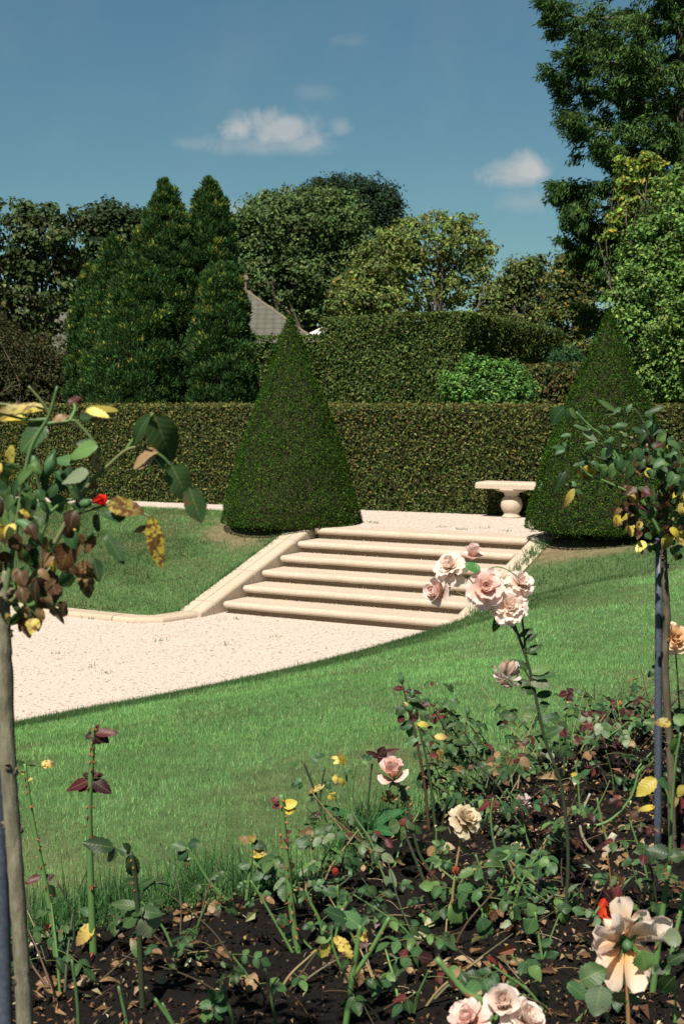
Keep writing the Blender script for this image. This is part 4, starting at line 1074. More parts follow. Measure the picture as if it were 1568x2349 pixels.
_wp = np.sin(np.pi * np.clip(_t, 0, 1) ** .78) ** .72; _wp[0] = .05; _wp[-1] = .03
def leaflet(mb, base, axis, normal, L, W, kind='g', curl=.25, fold=.18, spot=None, col=None):
    ax = nrm(axis); sd = np.cross(normal, ax); sd = sd / max(np.linalg.norm(sd), 1e-6); nn = np.cross(ax, sd)
    c, a = pc_(kind) if col is None else (np.array(col), .2)
    if spot is not None: a = spot
    wob = 1 + random.uniform(-.08, .08) * np.sin(_t * 9 + random.random() * 6)
    hw = _wp * W * .5 * wob
    tw = random.uniform(-.25, .25)
    T, S = np.meshgrid(_t, _s, indexing='ij'); H = hw[:, None] * S
    ser = np.where(np.abs(S) > .9, 1 + .07 * ((np.arange(NT_)[:, None] % 2) - .5) * 2, 1); H = H * ser
    z = -curl * L * T ** 2 + fold * np.abs(H) + tw * H * T + .05 * W * np.sin(T * 7 + S * 2 + random.random() * 6) * np.abs(S)
    l = L * T * (1 - .18 * abs(curl) * T)
    V = np.asarray(base) + l[..., None] * ax + H[..., None] * sd + z[..., None] * nn
    i = (np.arange(NT_ - 1)[:, None] * NS_ + np.arange(NS_ - 1)[None]).ravel()
    F = np.stack([i, i + 1, i + NS_ + 1, i + NS_], -1)
    C = np.tile(c, (NT_ * NS_, 1))
    if kind in ('y', 'n', 'gy', 'gn') and random.random() < .5:      # the tip browns first
        f = np.clip(T.reshape(-1, 1) * 1.8 - .9 + .3 * random.random(), 0, 1); C = C * (1 - f) + np.array(random.choice(BRN)) * f
    mb.add(V.reshape(-1, 3), F, np.hstack([C, np.full((len(C), 1), a)]), np.stack([T, S, 0 * T], -1).reshape(-1, 3))
TOCAM = np.array([0, -1, .15])
def compound(mb, base, out, size, kind='g', n=5, droop=.3, face=.45):
    """a rose leaf: a drooping rachis with paired leaflets and one at the tip"""
    out = nrm(out); up = nrm(np.array([0, 0, 1.]) + TOCAM * face * 1.2 + np.array([random.gauss(0, .3), random.gauss(0, .3), 0]))
    ln = size * (2.0 if n == 5 else 1.35)
    pts = [np.asarray(base) + out * ln * t + np.array([0, 0, -droop * ln * t * t]) for t in np.linspace(0, 1, 5)]
    tube(mb, pts, [size * .028, size * .016], 4, (.07, .11, .035), n=6, cap=False)
    c = np.array(pts); end = nrm(c[-1] - c[-2])
    sd = nrm(np.cross(up, end)); L = size * random.uniform(.85, 1.1)
    def lf(p, a, l):
        nn = nrm(up + np.array([random.gauss(0, .28), random.gauss(0, .28), random.gauss(0, .12)]))
        leaflet(mb, p, a + np.array([0, 0, -.12 * random.random()]), nn, l, l * random.uniform(.6, .74), kind[0] if len(kind) == 1 or random.random() < .6 else random.choice(kind), random.uniform(.05, .4), random.uniform(.05, .3))
    lf(c[-1], end, L)
    for t in ((.80, .40) if n == 5 else (.72,)):
        p = c[0] + 0; i = t * 4; p = c[int(i)] + (c[min(4, int(i) + 1)] - c[int(i)]) * (i % 1)
        for s in (-1, 1): lf(p, end * .55 + sd * s * .85, L * (.88 if t > .6 else .72))
def canemesh(root, pts, r0, r1, col=(.075, .16, .05), thorns=0, name='cane', n=None):
    pts = [np.asarray(p, float) for p in pts]
    mb = MB(); c = tube(mb, pts, [r0, r1], 8, np.array(col) * math.exp(random.gauss(0, .1)), n=n or 5 * len(pts), wob=.035)
    for _ in range(thorns):
        i = random.randrange(1, len(c) - 1); t = nrm(c[i + 1] - c[i]); d = nrm(np.cross(t, runit(1)[0])); r = np.interp(i / len(c), [0, 1], [r0, r1])
        b = c[i] + d * r * .8; l = r * random.uniform(.9, 1.6)
        tube(mb, [b - t * .0, b + d * l - t * l * .25], [r * .55, r * .05], 5, random.choice([(.22, .05, .03), (.30, .10, .05), (.12, .04, .02)]), n=3)
    mb.build(name, M['cane'], root, smooth=True)
    return c

# ---- blooms
def petal(mb, c, r, a, tilt, L, W, curl, cup, ruf, cin, cout, back=None):
    """one petal from the centre c, leaning out along r from the axis a"""
    nt_, ns_ = 7, 6; T, S = np.meshgrid(np.linspace(0, 1, nt_), np.linspace(-1, 1, ns_), indexing='ij')
    th = tilt + curl * T ** 2
    dt = L / (nt_ - 1); pr = np.cumsum(np.sin(th) * dt, 0); pa = np.cumsum(np.cos(th) * dt, 0)
    w = W * .5 * (T ** .55) * (1 - .55 * np.clip((T - .72) / .28, 0, 1) ** 2); w[0] = W * .06
    sd = np.cross(a, r); ph = random.random() * 6
    wave = ruf * L * np.sin(S * 3.2 + ph + T * 2) * T ** 2
    inw = cup * w * S ** 2
    nr_ = np.cos(th) * 1.0; na_ = -np.sin(th)
    V = c + (pr - inw * nr_ + wave * nr_)[..., None] * r + (pa - inw * na_ + wave * na_)[..., None] * a + (w * S)[..., None] * sd
    i = (np.arange(nt_ - 1)[:, None] * ns_ + np.arange(ns_ - 1)[None]).ravel(); F = np.stack([i, i + 1, i + ns_ + 1, i + ns_], -1)
    f = np.clip(T * 1.25 - .1, 0, 1).reshape(-1, 1); C = np.array(cin) * (1 - f) + np.array(cout) * f
    C = C * math.exp(random.gauss(0, .05))
    mb.add(V.reshape(-1, 3), F, C)
PINK = ((.86, .47, .33), (.88, .745, .71)); PALE = ((.89, .68, .52), (.90, .81, .76)); PEACH = ((.85, .50, .20), (.85, .68, .50))
CORAL = ((.80, .14, .05), (.80, .30, .16)); RED = ((.85, .32, .06), (.55, .02, .02)); FADE = ((.55, .40, .22), (.76, .68, .50)); LAV = ((.62, .44, .38), (.76, .66, .67)); WITH = ((.30, .18, .07), (.42, .29, .13))
def bloom(root, c, axis, R_, kind='open', cols=PINK, name='flower', calyx=True):
    a = nrm(axis); x = nrm(np.cross(a, [.3, .2, 1.])); y = np.cross(a, x); mb = MB(); c = np.asarray(c, float)
    rad = lambda p: x * math.cos(p) + y * math.sin(p)
    D = math.radians; g = lambda s: random.gauss(0, s)
    if kind == 'open':
        lay = [(6, 84, 1.0, 1.05, 35, .10), (6, 66, .96, 1.0, 25, .16), (6, 48, .85, .95, 15, .3), (6, 32, .70, .85, 0, .5), (6, 18, .52, .7, -10, .8), (5, 8, .36, .55, -10, 1.0)]
    elif kind == 'full':
        lay = [(7, 96, .98, 1.0, 30, .05), (7, 76, 1.0, .95, 20, .1), (7, 60, .9, .85, 10, .2), (7, 46, .78, .75, 0, .4), (7, 32, .66, .6, -10, .6), (7, 18, .5, .5, -15, .8)]
    elif kind == 'cup':
        lay = [(3, 52, 1.05, 1.5, 40, .2), (4, 28, 1.2, 1.35, 22, .5), (4, 15, 1.15, 1.1, 6, .85), (3, 10, 1.05, .8, 0, 1.1), (3, 4, .95, .6, 0, 1.3)]
    elif kind == 'bud':
        lay = [(3, 10, 1.0, .95, 14, .8), (3, 5, 1.05, .7, 0, 1.1), (2, 1, 1.0, .5, 0, 1.3)]
    elif kind == 'back':
        lay = [(6, 102, 1.12, 1.35, 34, .2), (6, 86, 1.12, 1.25, 26, .25), (6, 62, 1.0, 1.0, 14, .35), (5, 36, .7, .8, 0, .5)]
    else:   # wilted
        lay = [(6, 128, 1.05, .75, 30, .4), (6, 108, 1.1, .7, 40, .5), (6, 80, .95, .7, 60, .5), (6, 45, .7, .6, 40, .6)]
    rf = {'open': .07, 'full': .09, 'cup': .03, 'bud': .01, 'back': .20, 'wilted': .16}[kind]
    jt = {'open': 8, 'full': 12, 'cup': 4, 'bud': 2, 'back': 17, 'wilted': 22}[kind]
    for li, (n, tl, l, w, cu, cp) in enumerate(lay):
        p0 = random.random() * 6
        for k in range(n):
            if kind in ('wilted', 'back') and random.random() < .12: continue
            f = li / len(lay)
            cin = np.array(cols[0]) * (1 - .15 * (1 - f)); cout = np.array(cols[1]) * (1 - f * .35) + np.array(cols[0]) * f * .35
            if kind == 'wilted' and random.random() < .3: cout = cout * np.array([.7, .6, .45])
            petal(mb, c + a * R_ * .05 * li, rad(p0 + 2 * math.pi * k / n + g(.12)), a, D(tl + g(jt)), R_ * l * (1 + g(.17 if kind == 'back' else .06)), R_ * w * (1 + g(.06)), D(cu + g(jt)), cp, rf, cin, cout)
    o = mb.build(name, M['petal'], root, smooth=True)
    if calyx:
        mb = MB(); q = c - a * R_ * .02
        rr = .20 * R_ if kind != 'bud' else .36 * R_
        tube(mb, [q - a * rr * 2.0, q - a * rr * 1.2, q + a * rr * .1], [rr * .35, rr * .95, rr * .7], 8, (.06, .13, .05), n=7)
        for k in range(5):
            p = rad(k * 1.257 + random.random() * .3); b = .25 if kind == 'bud' else 1.0
            leaflet(mb, q, p * b + a * (.9 if kind == 'bud' else -.35), p, R_ * (.9 if kind == 'bud' else .62), R_ * .24, 'g', .1, .1)
        mb.build('calyx', M['green'], o, smooth=True)
    return o
def greenbud(root, c, axis, r, col=(.07, .15, .06), tip=None):
    a = nrm(axis); mb = MB(); c = np.asarray(c)
    tube(mb, [c - a * r * 1.5, c - a * r * .8, c, c + a * r * 1.0, c + a * r * 2.1], [r * .45, r * .8, r * 1.0, r * .8, r * .12], 9, col, n=12)
    for k in range(5):
        d = nrm(np.cross(a, runit(1)[0])); tube(mb, [c + d * r * .75, c + a * r * 1.5 + d * r * .5, c + a * r * 2.7 + d * r * .15], [r * .26, r * .18, r * .03], 4, np.array(col) * .8, n=5)
    if tip is not None: tube(mb, [c + a * r * .6, c + a * r * 1.6, c + a * r * 2.3], [r * .78, r * .66, r * .1], 9, tip, n=6)
    mb.build('bud', M['green'], root, smooth=True)

def gy(v, z=0.0): return G(CU, v, z)[1]
GC, DC, RC, TC = (.085, .17, .05), (.035, .05, .025), (.06, .035, .022), (.20, .15, .07)
class Rose:
    """one rose bush: canes drawn up from its base, leaves, blooms and buds"""
    def __init__(s, label, u, y, cat='rose bush', group=None, name='rose_bush'):
        s.y = y; b = P(u, 1500, y); b[2] = -.02; s.b = b
        s.t = thing(name, label, cat, b, group); s.c = []; s.lf = MB(); s.nl = 0
    def p(s, u, v, dy=0): return P(u, v, s.y + dy)
    def cane(s, px, r0=.006, r1=.0035, col=GC, thorns=0, dy=None):
        dy = dy or [0] * len(px)
        s.c.append(canemesh(s.t, [s.p(u, v, d) for (u, v), d in zip(px, dy)], r0, r1, col, thorns)); return s
    def grow(s, n, h, spread, r=.0045, col=GC, kind='g', size=.04, leaves=5, thorns=3, t0=.3, nn=5, lean=(0, 0)):
        """n canes of about height h from the base, with their own leaves"""
        for k in range(n):
            a = random.random() * 6.28; d = np.array([math.cos(a), math.sin(a) * .8, 0]) * spread * random.uniform(.3, 1) + np.array([*lean, 0])
            hh = h * random.uniform(.6, 1.05); b = s.b + np.array([math.cos(a), math.sin(a), 0]) * .03
            c = canemesh(s.t, [b, b + d * .35 + [0, 0, hh * .5], b + d * .8 + [0, 0, hh * .85], b + d + [0, 0, hh]], r, r * .5, col if random.random() < .7 else random.choice([DC, RC, TC]), thorns)
            s.c.append(c); s.auto(c, leaves, kind, size, t0, nn)
        return s
    def twigs(s, n, h, spread):
        for k in range(n):
            a = random.random() * 6.28; d = np.array([math.cos(a), math.sin(a), 0]) * spread * random.uniform(.3, 1.2); hh = h * random.uniform(.3, 1.1)
            b = s.b + np.array([math.cos(a), math.sin(a), 0]) * random.uniform(.02, .10)
            c = canemesh(s.t, [b, b + d * .5 + [random.gauss(0, .02), 0, hh * .55], b + d + [0, 0, hh]], random.uniform(.0022, .0045), .0014, random.choice([DC, RC, TC, (.10, .09, .05), (.05, .04, .025)]), 2)
            if random.random() < .7: s.auto(c, random.choice([1, 1, 2]), random.choice(['d', 'gd', 'bd', 'dk', 'n', 'gn']), .036, .45, 3)
        return s
    def auto(s, c, m, kind='g', size=.04, t0=.3, nn=5, droop=.3):
        a = random.random() * 6
        for k in range(m):
            t = t0 + (1 - t0) * (k + random.random()) / m; i = min(len(c) - 2, int(t * (len(c) - 1))); a += 2.4
            out = np.array([math.cos(a), math.sin(a) * .8 - .15, random.uniform(-.1, .45)])
            j_ = random.randrange(len(kind)); kd = kind[j_:] + kind[:j_]
            if kd[0] == 'y': kd = 'gy' + kd
            compound(s.lf, c[i], out, size * random.uniform(.75, 1.2), kd, random.choice([nn, nn, 3]), droop); s.nl += 1
        return s
    def leaf(s, u, v, u2, v2, kind='g', n=5, dy=0, size=None):
        """a compound leaf running from one picture point to another"""
        a, b = s.p(u, v, dy), s.p(u2, v2, dy + random.uniform(-.03, .03)); L = np.linalg.norm(b - a)
        sz = size or L / (2.6 if n == 5 else 2.0)
        compound(s.lf, a, b - a, sz, kind, n, .12, .8); s.nl += 1; return s
    def one(s, u, v, u2, v2, w, kind='g', dy=0, curl=.15, fold=.15, roll=0.0, spot=None, dz=None, col=None):
        a, b = s.p(u, v, dy), s.p(u2, v2, dy + (random.uniform(-.02, .02) if dz is None else dz))
        nn = nrm(np.array([roll + random.gauss(0, .12), -.75, .65]))
        leaflet(s.lf, a, b - a, nn, np.linalg.norm(b - a), w * mpx(s.y), kind, curl, fold, spot, col); s.nl += 1; return s
    def flower(s, u, v, R_, axis, kind='open', cols=PINK, dy=0, calyx=True, stem=True):
        c = s.p(u, v, dy); bloom(s.t, c, axis, R_, kind, cols, calyx=calyx)
        return s
    def bud(s, u, v, r, axis=(0, 0, 1), tip=None, dy=0): greenbud(s.t, s.p(u, v, dy), axis, r, tip=tip); return s
    def done(s):
        if s.nl: s.lf.build('leaves', M['rose'], s.t, smooth=True, uv=True)

# --- the tall spray of pale blooms
r = Rose('tall rose with a cluster of six pale pink blooms standing against the stone steps', 1292, 4.2)
r.cane([(1292, 2158), (1302, 1960), (1285, 1800), (1247, 1690), (1216, 1545), (1187, 1455), (1168, 1405)], .0058, .0038, DC, 12)
r.cane([(1187, 1455), (1150, 1408), (1112, 1372)], .0035, .0025, (.10, .09, .04)); r.cane([(1150, 1408), (1085, 1378), (1040, 1355)], .0028, .002, (.10, .13, .05), dy=[0, -.01, -.02])
r.cane([(1112, 1372), (1075, 1330), (1045, 1318)], .003, .002, GC); r.cane([(1087, 1345), (1098, 1310), (1083, 1290)], .003, .002, GC); r.cane([(1205, 1500), (1197, 1420), (1190, 1360)], .004, .0025, DC)
r.cane([(1222, 1570), (1195, 1530), (1168, 1535)], .0028, .002, RC)
r.cane([(1098, 1315), (1140, 1300), (1180, 1318), (1190, 1335)], .002, .0015, GC)
r.flower(1036, 1306, .047, (-.45, -.65, .6), 'full', PALE); r.flower(1018, 1357, .040, (-.65, -.55, .1), 'cup', PINK, -.01); r.flower(1112, 1352, .052, (.05, -.85, .35), 'open', PINK, -.03)
r.flower(1188, 1345, .043, (.35, -.6, .65), 'full', PALE, .01); r.flower(1166, 1397, .048, (.1, -.85, .4), 'full', PALE, -.02); r.flower(1082, 1286, .034, (.1, -.2, .95), 'cup', PINK, .02)
r.flower(1160, 1552, .040, (-.3, -.35, -.85), 'wilted', LAV, -.02)
r.one(1100, 1310, 1063, 1290, 28, 'g', -.04, col=(.05, .16, .045)); r.one(1085, 1340, 1070, 1318, 16, 'd')
for q in ((1150, 1408, 1127, 1452, 22, 'd'), (1205, 1500, 1245, 1475, 20, 'd'), (1205, 1470, 1232, 1452, 18, 'd'), (1212, 1535, 1168, 1510, 22, 'd'), (1216, 1545, 1270, 1520, 30, 'g'), (1216, 1560, 1262, 1572, 34, 'p'), (1216, 1550, 1275, 1545, 26, 'g'),
          (1225, 1590, 1195, 1575, 24, 'd'), (1230, 1600, 1268, 1585, 24, 'd'), (1240, 1630, 1205, 1620, 22, 'd'), (1242, 1650, 1285, 1640, 22, 'g'), (1246, 1690, 1290, 1665, 26, 'd'), (1200, 1490, 1235, 1500, 18, 'd'), (1190, 1460, 1222, 1440, 16, 'd'),
          (1218, 1570, 1185, 1560, 18, 'd'), (1236, 1620, 1262, 1612, 20, 'd')): r.one(*q)
r.leaf(1215, 1640, 1150, 1630, 'd', 3); r.leaf(1250, 1700, 1310, 1720, 'd', 5); r.leaf(1270, 1750, 1215, 1760, 'g', 5); r.leaf(1285, 1790, 1340, 1770, 'gy', 3); r.leaf(1290, 1820, 1230, 1830, 'g', 5); r.leaf(1295, 1860, 1350, 1850, 'g', 5)
r.leaf(1300, 1700, 1335, 1690, 'b', 3); r.leaf(1240, 1680, 1200, 1700, 'b', 3); r.done()

r = Rose('slim dark-leaved rose with three closed green buds and two yellow leaves', 990, 5.2)
r.cane([(985, 1922), (973, 1800), (953, 1690), (936, 1625), (922, 1568)], .0065, .003, RC, 12); r.cane([(1000, 1922), (986, 1790), (968, 1700), (957, 1660)], .006, .0035, DC, 8)
r.cane([(1005, 1930), (1020, 1860), (1030, 1800)], .003, .002, DC); r.cane([(936, 1625), (948, 1600), (946, 1592)], .003, .002)
r.bud(920, 1558, .011, (-.1, 0, 1)); r.bud(945, 1592, .010, (.1, 0, 1)); r.bud(938, 1625, .015, (-.6, -.2, .7), (.35, .28, .08)); r.bud(948, 1635, .010, (.3, 0, .8))
for q in ((925, 1580, 898, 1578, 14, 'b'), (928, 1585, 968, 1588, 14, 'b'), (932, 1600, 972, 1606, 18, 'd'), (935, 1612, 985, 1628, 18, 'd'), (935, 1618, 960, 1650, 24, 'b'), (930, 1620, 905, 1640, 24, 'd'), (925, 1640, 912, 1660, 18, 'b'), (945, 1660, 915, 1670, 24, 'g'),
          (948, 1665, 938, 1700, 28, 'g'), (955, 1660, 985, 1662, 16, 'y'), (960, 1672, 978, 1684, 12, 'y'), (962, 1690, 925, 1705, 18, 'g'), (995, 1690, 1030, 1690, 16, 'y'), (985, 1700, 1010, 1735, 22, 'n'), (975, 1710, 1010, 1705, 22, 'g'), (965, 1720, 950, 1745, 24, 'g'), (1000, 1720, 1020, 1745, 22, 'gy')): r.one(*q)
r.done()

r = Rose('rose with one half-open shell pink bloom above a withered brown one', 1000, 4.6)
r.cane([(1005, 2053), (985, 2000), (962, 1960), (945, 1900), (930, 1840), (912, 1795)], .0065, .004, DC, 6); r.cane([(985, 2000), (998, 1950), (1000, 1900)], .004, .003, GC)
r.flower(904, 1790, .052, (-.2, -.4, .9), 'cup', ((.88, .40, .22), (.90, .74, .69))); r.flower(892, 1832, .026, (-.2, -.3, -.9), 'wilted', WITH, .02); r.flower(930, 1840, .02, (.2, -.1, -.9), 'wilted', WITH, .02)
for q in ((915, 1890, 888, 1900, 40, 'd'), (925, 1895, 905, 1925, 40, 'd'), (940, 1895, 972, 1912, 18, 'd'), (932, 1880, 950, 1905, 16, 'd'), (920, 1800, 930, 1840, 16, 'd'), (1000, 1905, 1028, 1895, 14, 'd')): r.one(*q)
r.done()

r = Rose('leafy rose with a large faded cream bloom and a coral bud beneath it', 1075, 4.2)
r.cane([(1085, 2158), (1040, 2085), (1044, 2000), (1055, 1935), (1063, 1898)], .005, .003, TC, 3); r.cane([(1080, 2158), (1064, 2080), (1060, 2050)], .004, .003); r.cane([(1090, 2158), (1110, 2080), (1105, 2010), (1090, 1960)], .005, .003, GC, 5)
r.cane([(1075, 2158), (1000, 2080), (960, 1990), (925, 1905)], .0055, .0045, DC, 4); r.cane([(1095, 2158), (1150, 2080), (1180, 2010)], .0045, .003)
r.flower(1062, 1886, .046, (.35, -.45, .65), 'full', FADE); r.flower(1078, 1912, .030, (.4, -.2, -.8), 'wilted', WITH, .01); r.flower(1046, 2010, .026, (-.15, -.3, .95), 'bud', CORAL)
for q in ((1040, 2040, 970, 2020), (1045, 2065, 990, 2095), (1050, 1985, 985, 1960), (1060, 2050, 1110, 2030), (1095, 1985, 1150, 1950), (1110, 2080, 1170, 2060), (1100, 2030, 1160, 2010), (1064, 2075, 1035, 2130), (1085, 2110, 1140, 2130), (1150, 2080, 1195, 2100),
          (1175, 2020, 1215, 1990), (1090, 1965, 1060, 1935), (1000, 2080, 955, 2110), (985, 2050, 935, 2065), (1040, 1960, 1000, 1925), (1110, 2000, 1140, 1985), (1165, 2050, 1210, 2060), (1030, 2090, 985, 2140), (1090, 2140, 1150, 2180)): r.leaf(*q, random.choice('gggggd'), random.choice([3, 5]))
r.one(1048, 2035, 1100, 2060, 44, 'g'); r.one(1060, 1900, 1045, 1925, 22, 'y'); r.one(1100, 2105, 1125, 2165, 42, 'g', -.1); r.one(1035, 2075, 1062, 2120, 50, 'g', -.05); r.one(1110, 2070, 1130, 2105, 20, 'y')
r.done()

r = Rose('leafy rose with a small nodding withered flower on a hooked stem', 1190, 4.55)
r.cane([(1200, 2068), (1175, 2000), (1162, 1960), (1175, 1935), (1188, 1938)], .004, .002, TC); r.cane([(1195, 2068), (1140, 1960), (1125, 1880), (1130, 1830)], .0045, .003); r.cane([(1205, 2068), (1235, 1990), (1240, 1930)], .0045, .0025)
r.flower(1186, 1950, .022, (.15, -.3, -.95), 'wilted', FADE)
for q in ((1130, 1835, 1080, 1830), (1128, 1860, 1095, 1890), (1130, 1850, 1175, 1850), (1235, 1990, 1270, 2000), (1165, 1975, 1205, 1985), (1175, 2005, 1140, 2030), (1238, 1940, 1265, 1915), (1200, 2040, 1250, 2040), (1150, 1980, 1120, 1990), (1125, 1890, 1155, 1910)): r.leaf(*q, random.choice('ggggp'), random.choice([3, 5]))
r.done()

r = Rose('single thick thorny green cane cut off flat with a tuft of burgundy leaflets halfway', 690, 4.0)
r.cane([(690, 2220), (672, 2110), (659, 1990), (650, 1900), (645, 1822)], .010, .0085, GC, 34); r.cane([(690, 2220), (640, 2130), (600, 2060), (575, 2020)], .005, .003)
for q in ((652, 1912, 640, 1900, 12, 'b'), (652, 1912, 668, 1905, 12, 'b'), (652, 1912, 660, 1935, 14, 'b'), (652, 1912, 644, 1930, 12, 'b'), (645, 1838, 620, 1832, 22, 'b'), (648, 1845, 622, 1850, 20, 'b'), (650, 1850, 682, 1838, 26, 'y'), (652, 1862, 680, 1855, 22, 'y')): r.one(*q)
r.leaf(600, 2060, 560, 2070, 'g', 3); r.leaf(620, 2095, 660, 2110, 'g', 3); r.leaf(575, 2020, 545, 2030, 'g', 5); r.done()

r = Rose('low rose with one narrow red bud just opening and broad green leaves', 745, 4.05)
r.cane([(750, 2207), (735, 2120), (712, 2070), (700, 2040)], .0055, .0035, GC, 4); r.cane([(752, 2207), (775, 2120), (774, 2030)], .005, .003, GC, 3); r.cane([(745, 2207), (690, 2150), (665, 2100)], .004, .0025)
r.flower(772, 2014, .025, (-.2, -.3, .95), 'bud', ((.75, .05, .03), (.80, .16, .10)))
for q in ((705, 2050, 735, 2015), (712, 2075, 680, 2040), (735, 2115, 790, 2060), (775, 2080, 815, 2085), (770, 2060, 745, 2090), (690, 2150, 650, 2140), (735, 2120, 700, 2120)): r.leaf(*q, 'g', 3)
r.one(770, 2055, 812, 2062, 34, 'g'); r.one(775, 2052, 735, 2040, 26, 'g'); r.done()

r = Rose('forked thick green cane with drooping yellow leaflets at the bottom of the bed', 795, 3.5)
r.cane([(785, 2408), (806, 2255), (818, 2180), (826, 2122)], .0082, .0068, GC, 8); r.cane([(810, 2240), (850, 2180), (893, 2104)], .006, .0055, GC, 3); r.cane([(804, 2262), (775, 2205), (760, 2150), (768, 2100)], .004, .002); r.cane([(818, 2170), (800, 2130), (790, 2105)], .003, .002)
for q in ((755, 2160, 732, 2200, 26, 'y'), (770, 2150, 812, 2200, 30, 'y'), (765, 2150, 790, 2170, 22, 'y'), (760, 2150, 720, 2158, 24, 'gy'), (825, 2160, 842, 2172, 20, 'b'), (822, 2140, 846, 2160, 22, 'gy'), (826, 2125, 780, 2090, 40, 'g'), (795, 2110, 745, 2085, 32, 'g')): r.one(*q)
r.leaf(760, 2130, 730, 2110, 'g', 3); r.done()

r = Rose('upright thorny cane crowned with glossy burgundy young leaves', 210, 4.0)
r.cane([(216, 2222), (208, 2000), (206, 1850), (212, 1730), (216, 1662)], .0115, .0055, GC, 46)
for q in ((217, 1682, 272, 1678, 24, 'b'), (217, 1680, 252, 1703, 30, 'b'), (217, 1684, 232, 1706, 26, 'b'), (215, 1682, 195, 1694, 18, 'b'), (217, 1676, 228, 1660, 12, 'b'), (208, 1790, 146, 1812, 28, 'b'), (210, 1792, 175, 1815, 26, 'b'), (210, 1790, 258, 1818, 32, 'b'),
          (210, 1785, 228, 1770, 14, 'b'), (212, 1780, 240, 1775, 14, 'b'), (208, 1795, 222, 1822, 22, 'b'), (208, 1780, 188, 1775, 14, 'b'), (216, 2120, 170, 2170, 34, 'gy'), (212, 2100, 180, 2080, 22, 'g')): r.one(*q)
r.done()

r = Rose('leaning thorny cane with a lone yellow leaf beside the pale standard stem', 130, 4.0)
r.cane([(132, 2222), (118, 2100), (92, 1965), (70, 1850), (57, 1752)], .009, .0055, GC, 36); r.cane([(140, 2222), (170, 2150), (160, 2080), (130, 2020)], .004, .0025, DC, 3); r.cane([(57, 1752), (80, 1757), (98, 1754)], .0022, .0015)
for q in ((57, 1755, 38, 1745, 14, 'd'), (58, 1752, 78, 1746, 14, 'd'), (95, 1754, 126, 1752, 24, 'y'), (60, 1775, 46, 1770, 10, 'y'), (95, 2010, 55, 2025, 20, 'b'), (100, 2020, 125, 2005, 20, 'b'), (110, 2030, 130, 2060, 20, 'd'), (60, 1790, 76, 1785, 10, 'y')): r.one(*q)
r.done()

r = Rose('dusky rose with large leaves coloured dark for shade next to the burgundy-leaved cane', 318, 3.62)  # dark leaf palette stands in for the shade over this plant
r.cane([(330, 2360), (322, 2200), (318, 2110), (310, 2010), (300, 1955)], .0085, .006, DC, 8); r.cane([(318, 2060), (345, 2030), (385, 2022)], .003, .002, DC)
for q in ((262, 1945, 188, 1930, 40, 'd'), (270, 1948, 240, 1975, 34, 'd'), (298, 1955, 270, 1945, 30, 'd'), (300, 1960, 310, 2020, 36, 'd'), (312, 2020, 272, 2030, 26, 'd'), (318, 2035, 352, 2015, 20, 'd'), (350, 2020, 395, 2030, 16, 'd'), (330, 2100, 352, 2155, 62, 'p'), (318, 2095, 275, 2125, 40, 'd'), (322, 2090, 375, 2095, 34, 'd'),
          (318, 2080, 250, 2070, 26, 'd'), (330, 2080, 300, 2100, 30, 'd'), (325, 2200, 300, 2150, 26, 'gy'), (300, 1950, 285, 1935, 18, 'd')): r.one(*q)
r.done()

r = Rose('straggling rose leaning over the lawn edge with pale leaves at its tip', 555, 4.35)
r.cane([(556, 2116), (525, 2072), (480, 2022), (445, 1965), (430, 1945)], .006, .004, GC, 8); r.cane([(545, 2100), (510, 2060), (490, 2040)], .004, .003, TC); r.cane([(505, 2050), (522, 2000), (528, 1960)], .0022, .0015)
for q in ((430, 1945, 392, 1935, 24, 'g'), (432, 1942, 458, 1928, 26, 'g'), (428, 1948, 405, 1975, 28, 'g'), (432, 1952, 428, 1990, 22, 'gn'), (445, 1965, 415, 1960, 20, 'g')): r.one(*q)
r.done()

r = Rose('short rose with yellowing spotted leaves, between the leaning rose and the cut cane', 568, 4.45)
r.cane([(562, 2090), (570, 2020), (577, 1965), (574, 1932)], .0065, .0045, GC, 6); r.cane([(566, 2090), (600, 2020), (612, 1965)], .005, .003); r.cane([(560, 2090), (556, 2000), (545, 1940)], .003, .002, DC)
for q in ((574, 1932, 548, 1920, 20, 'n'), (574, 1930, 585, 1915, 18, 'y'), (578, 1935, 612, 1942, 24, 'd'), (578, 1960, 612, 1955, 24, 'y'), (580, 1975, 625, 1985, 28, 'g'), (576, 1980, 545, 1990, 24, 'g'), (600, 2010, 640, 2005, 24, 'g'), (612, 1968, 600, 2000, 26, 'g'), (605, 2000, 575, 2020, 22, 'g'), (590, 1990, 612, 2020, 24, 'p')): r.one(*q)
r.done()

r = Rose('thin bare canes with few leaves at the lawn edge behind the shell pink bloom', 765, 5.15)
r.cane([(765, 1931), (742, 1870), (716, 1800), (696, 1748)], .006, .004, DC, 6); r.cane([(760, 1931), (735, 1860), (738, 1800), (745, 1760)], .005, .003, DC, 4); r.cane([(805, 1931), (798, 1840), (792, 1755)], .005, .004, GC); r.cane([(810, 1931), (806, 1830), (815, 1750)], .005, .004, GC)
r.cane([(838, 1925), (845, 1830), (853, 1752)], .004, .003, DC); r.cane([(775, 1931), (740, 1890), (700, 1850)], .003, .002, DC); r.cane([(845, 1830), (870, 1790), (885, 1760)], .0025, .002)
for q in ((696, 1748, 735, 1725), (700, 1760, 668, 1745), (710, 1790, 670, 1795), (720, 1800, 770, 1785), (745, 1765, 790, 1790), (792, 1757, 765, 1730), (815, 1752, 850, 1730), (815, 1755, 790, 1770), (735, 1820, 700, 1830), (738, 1810, 775, 1830)): r.leaf(*q, random.choice('ggggy'), 3)
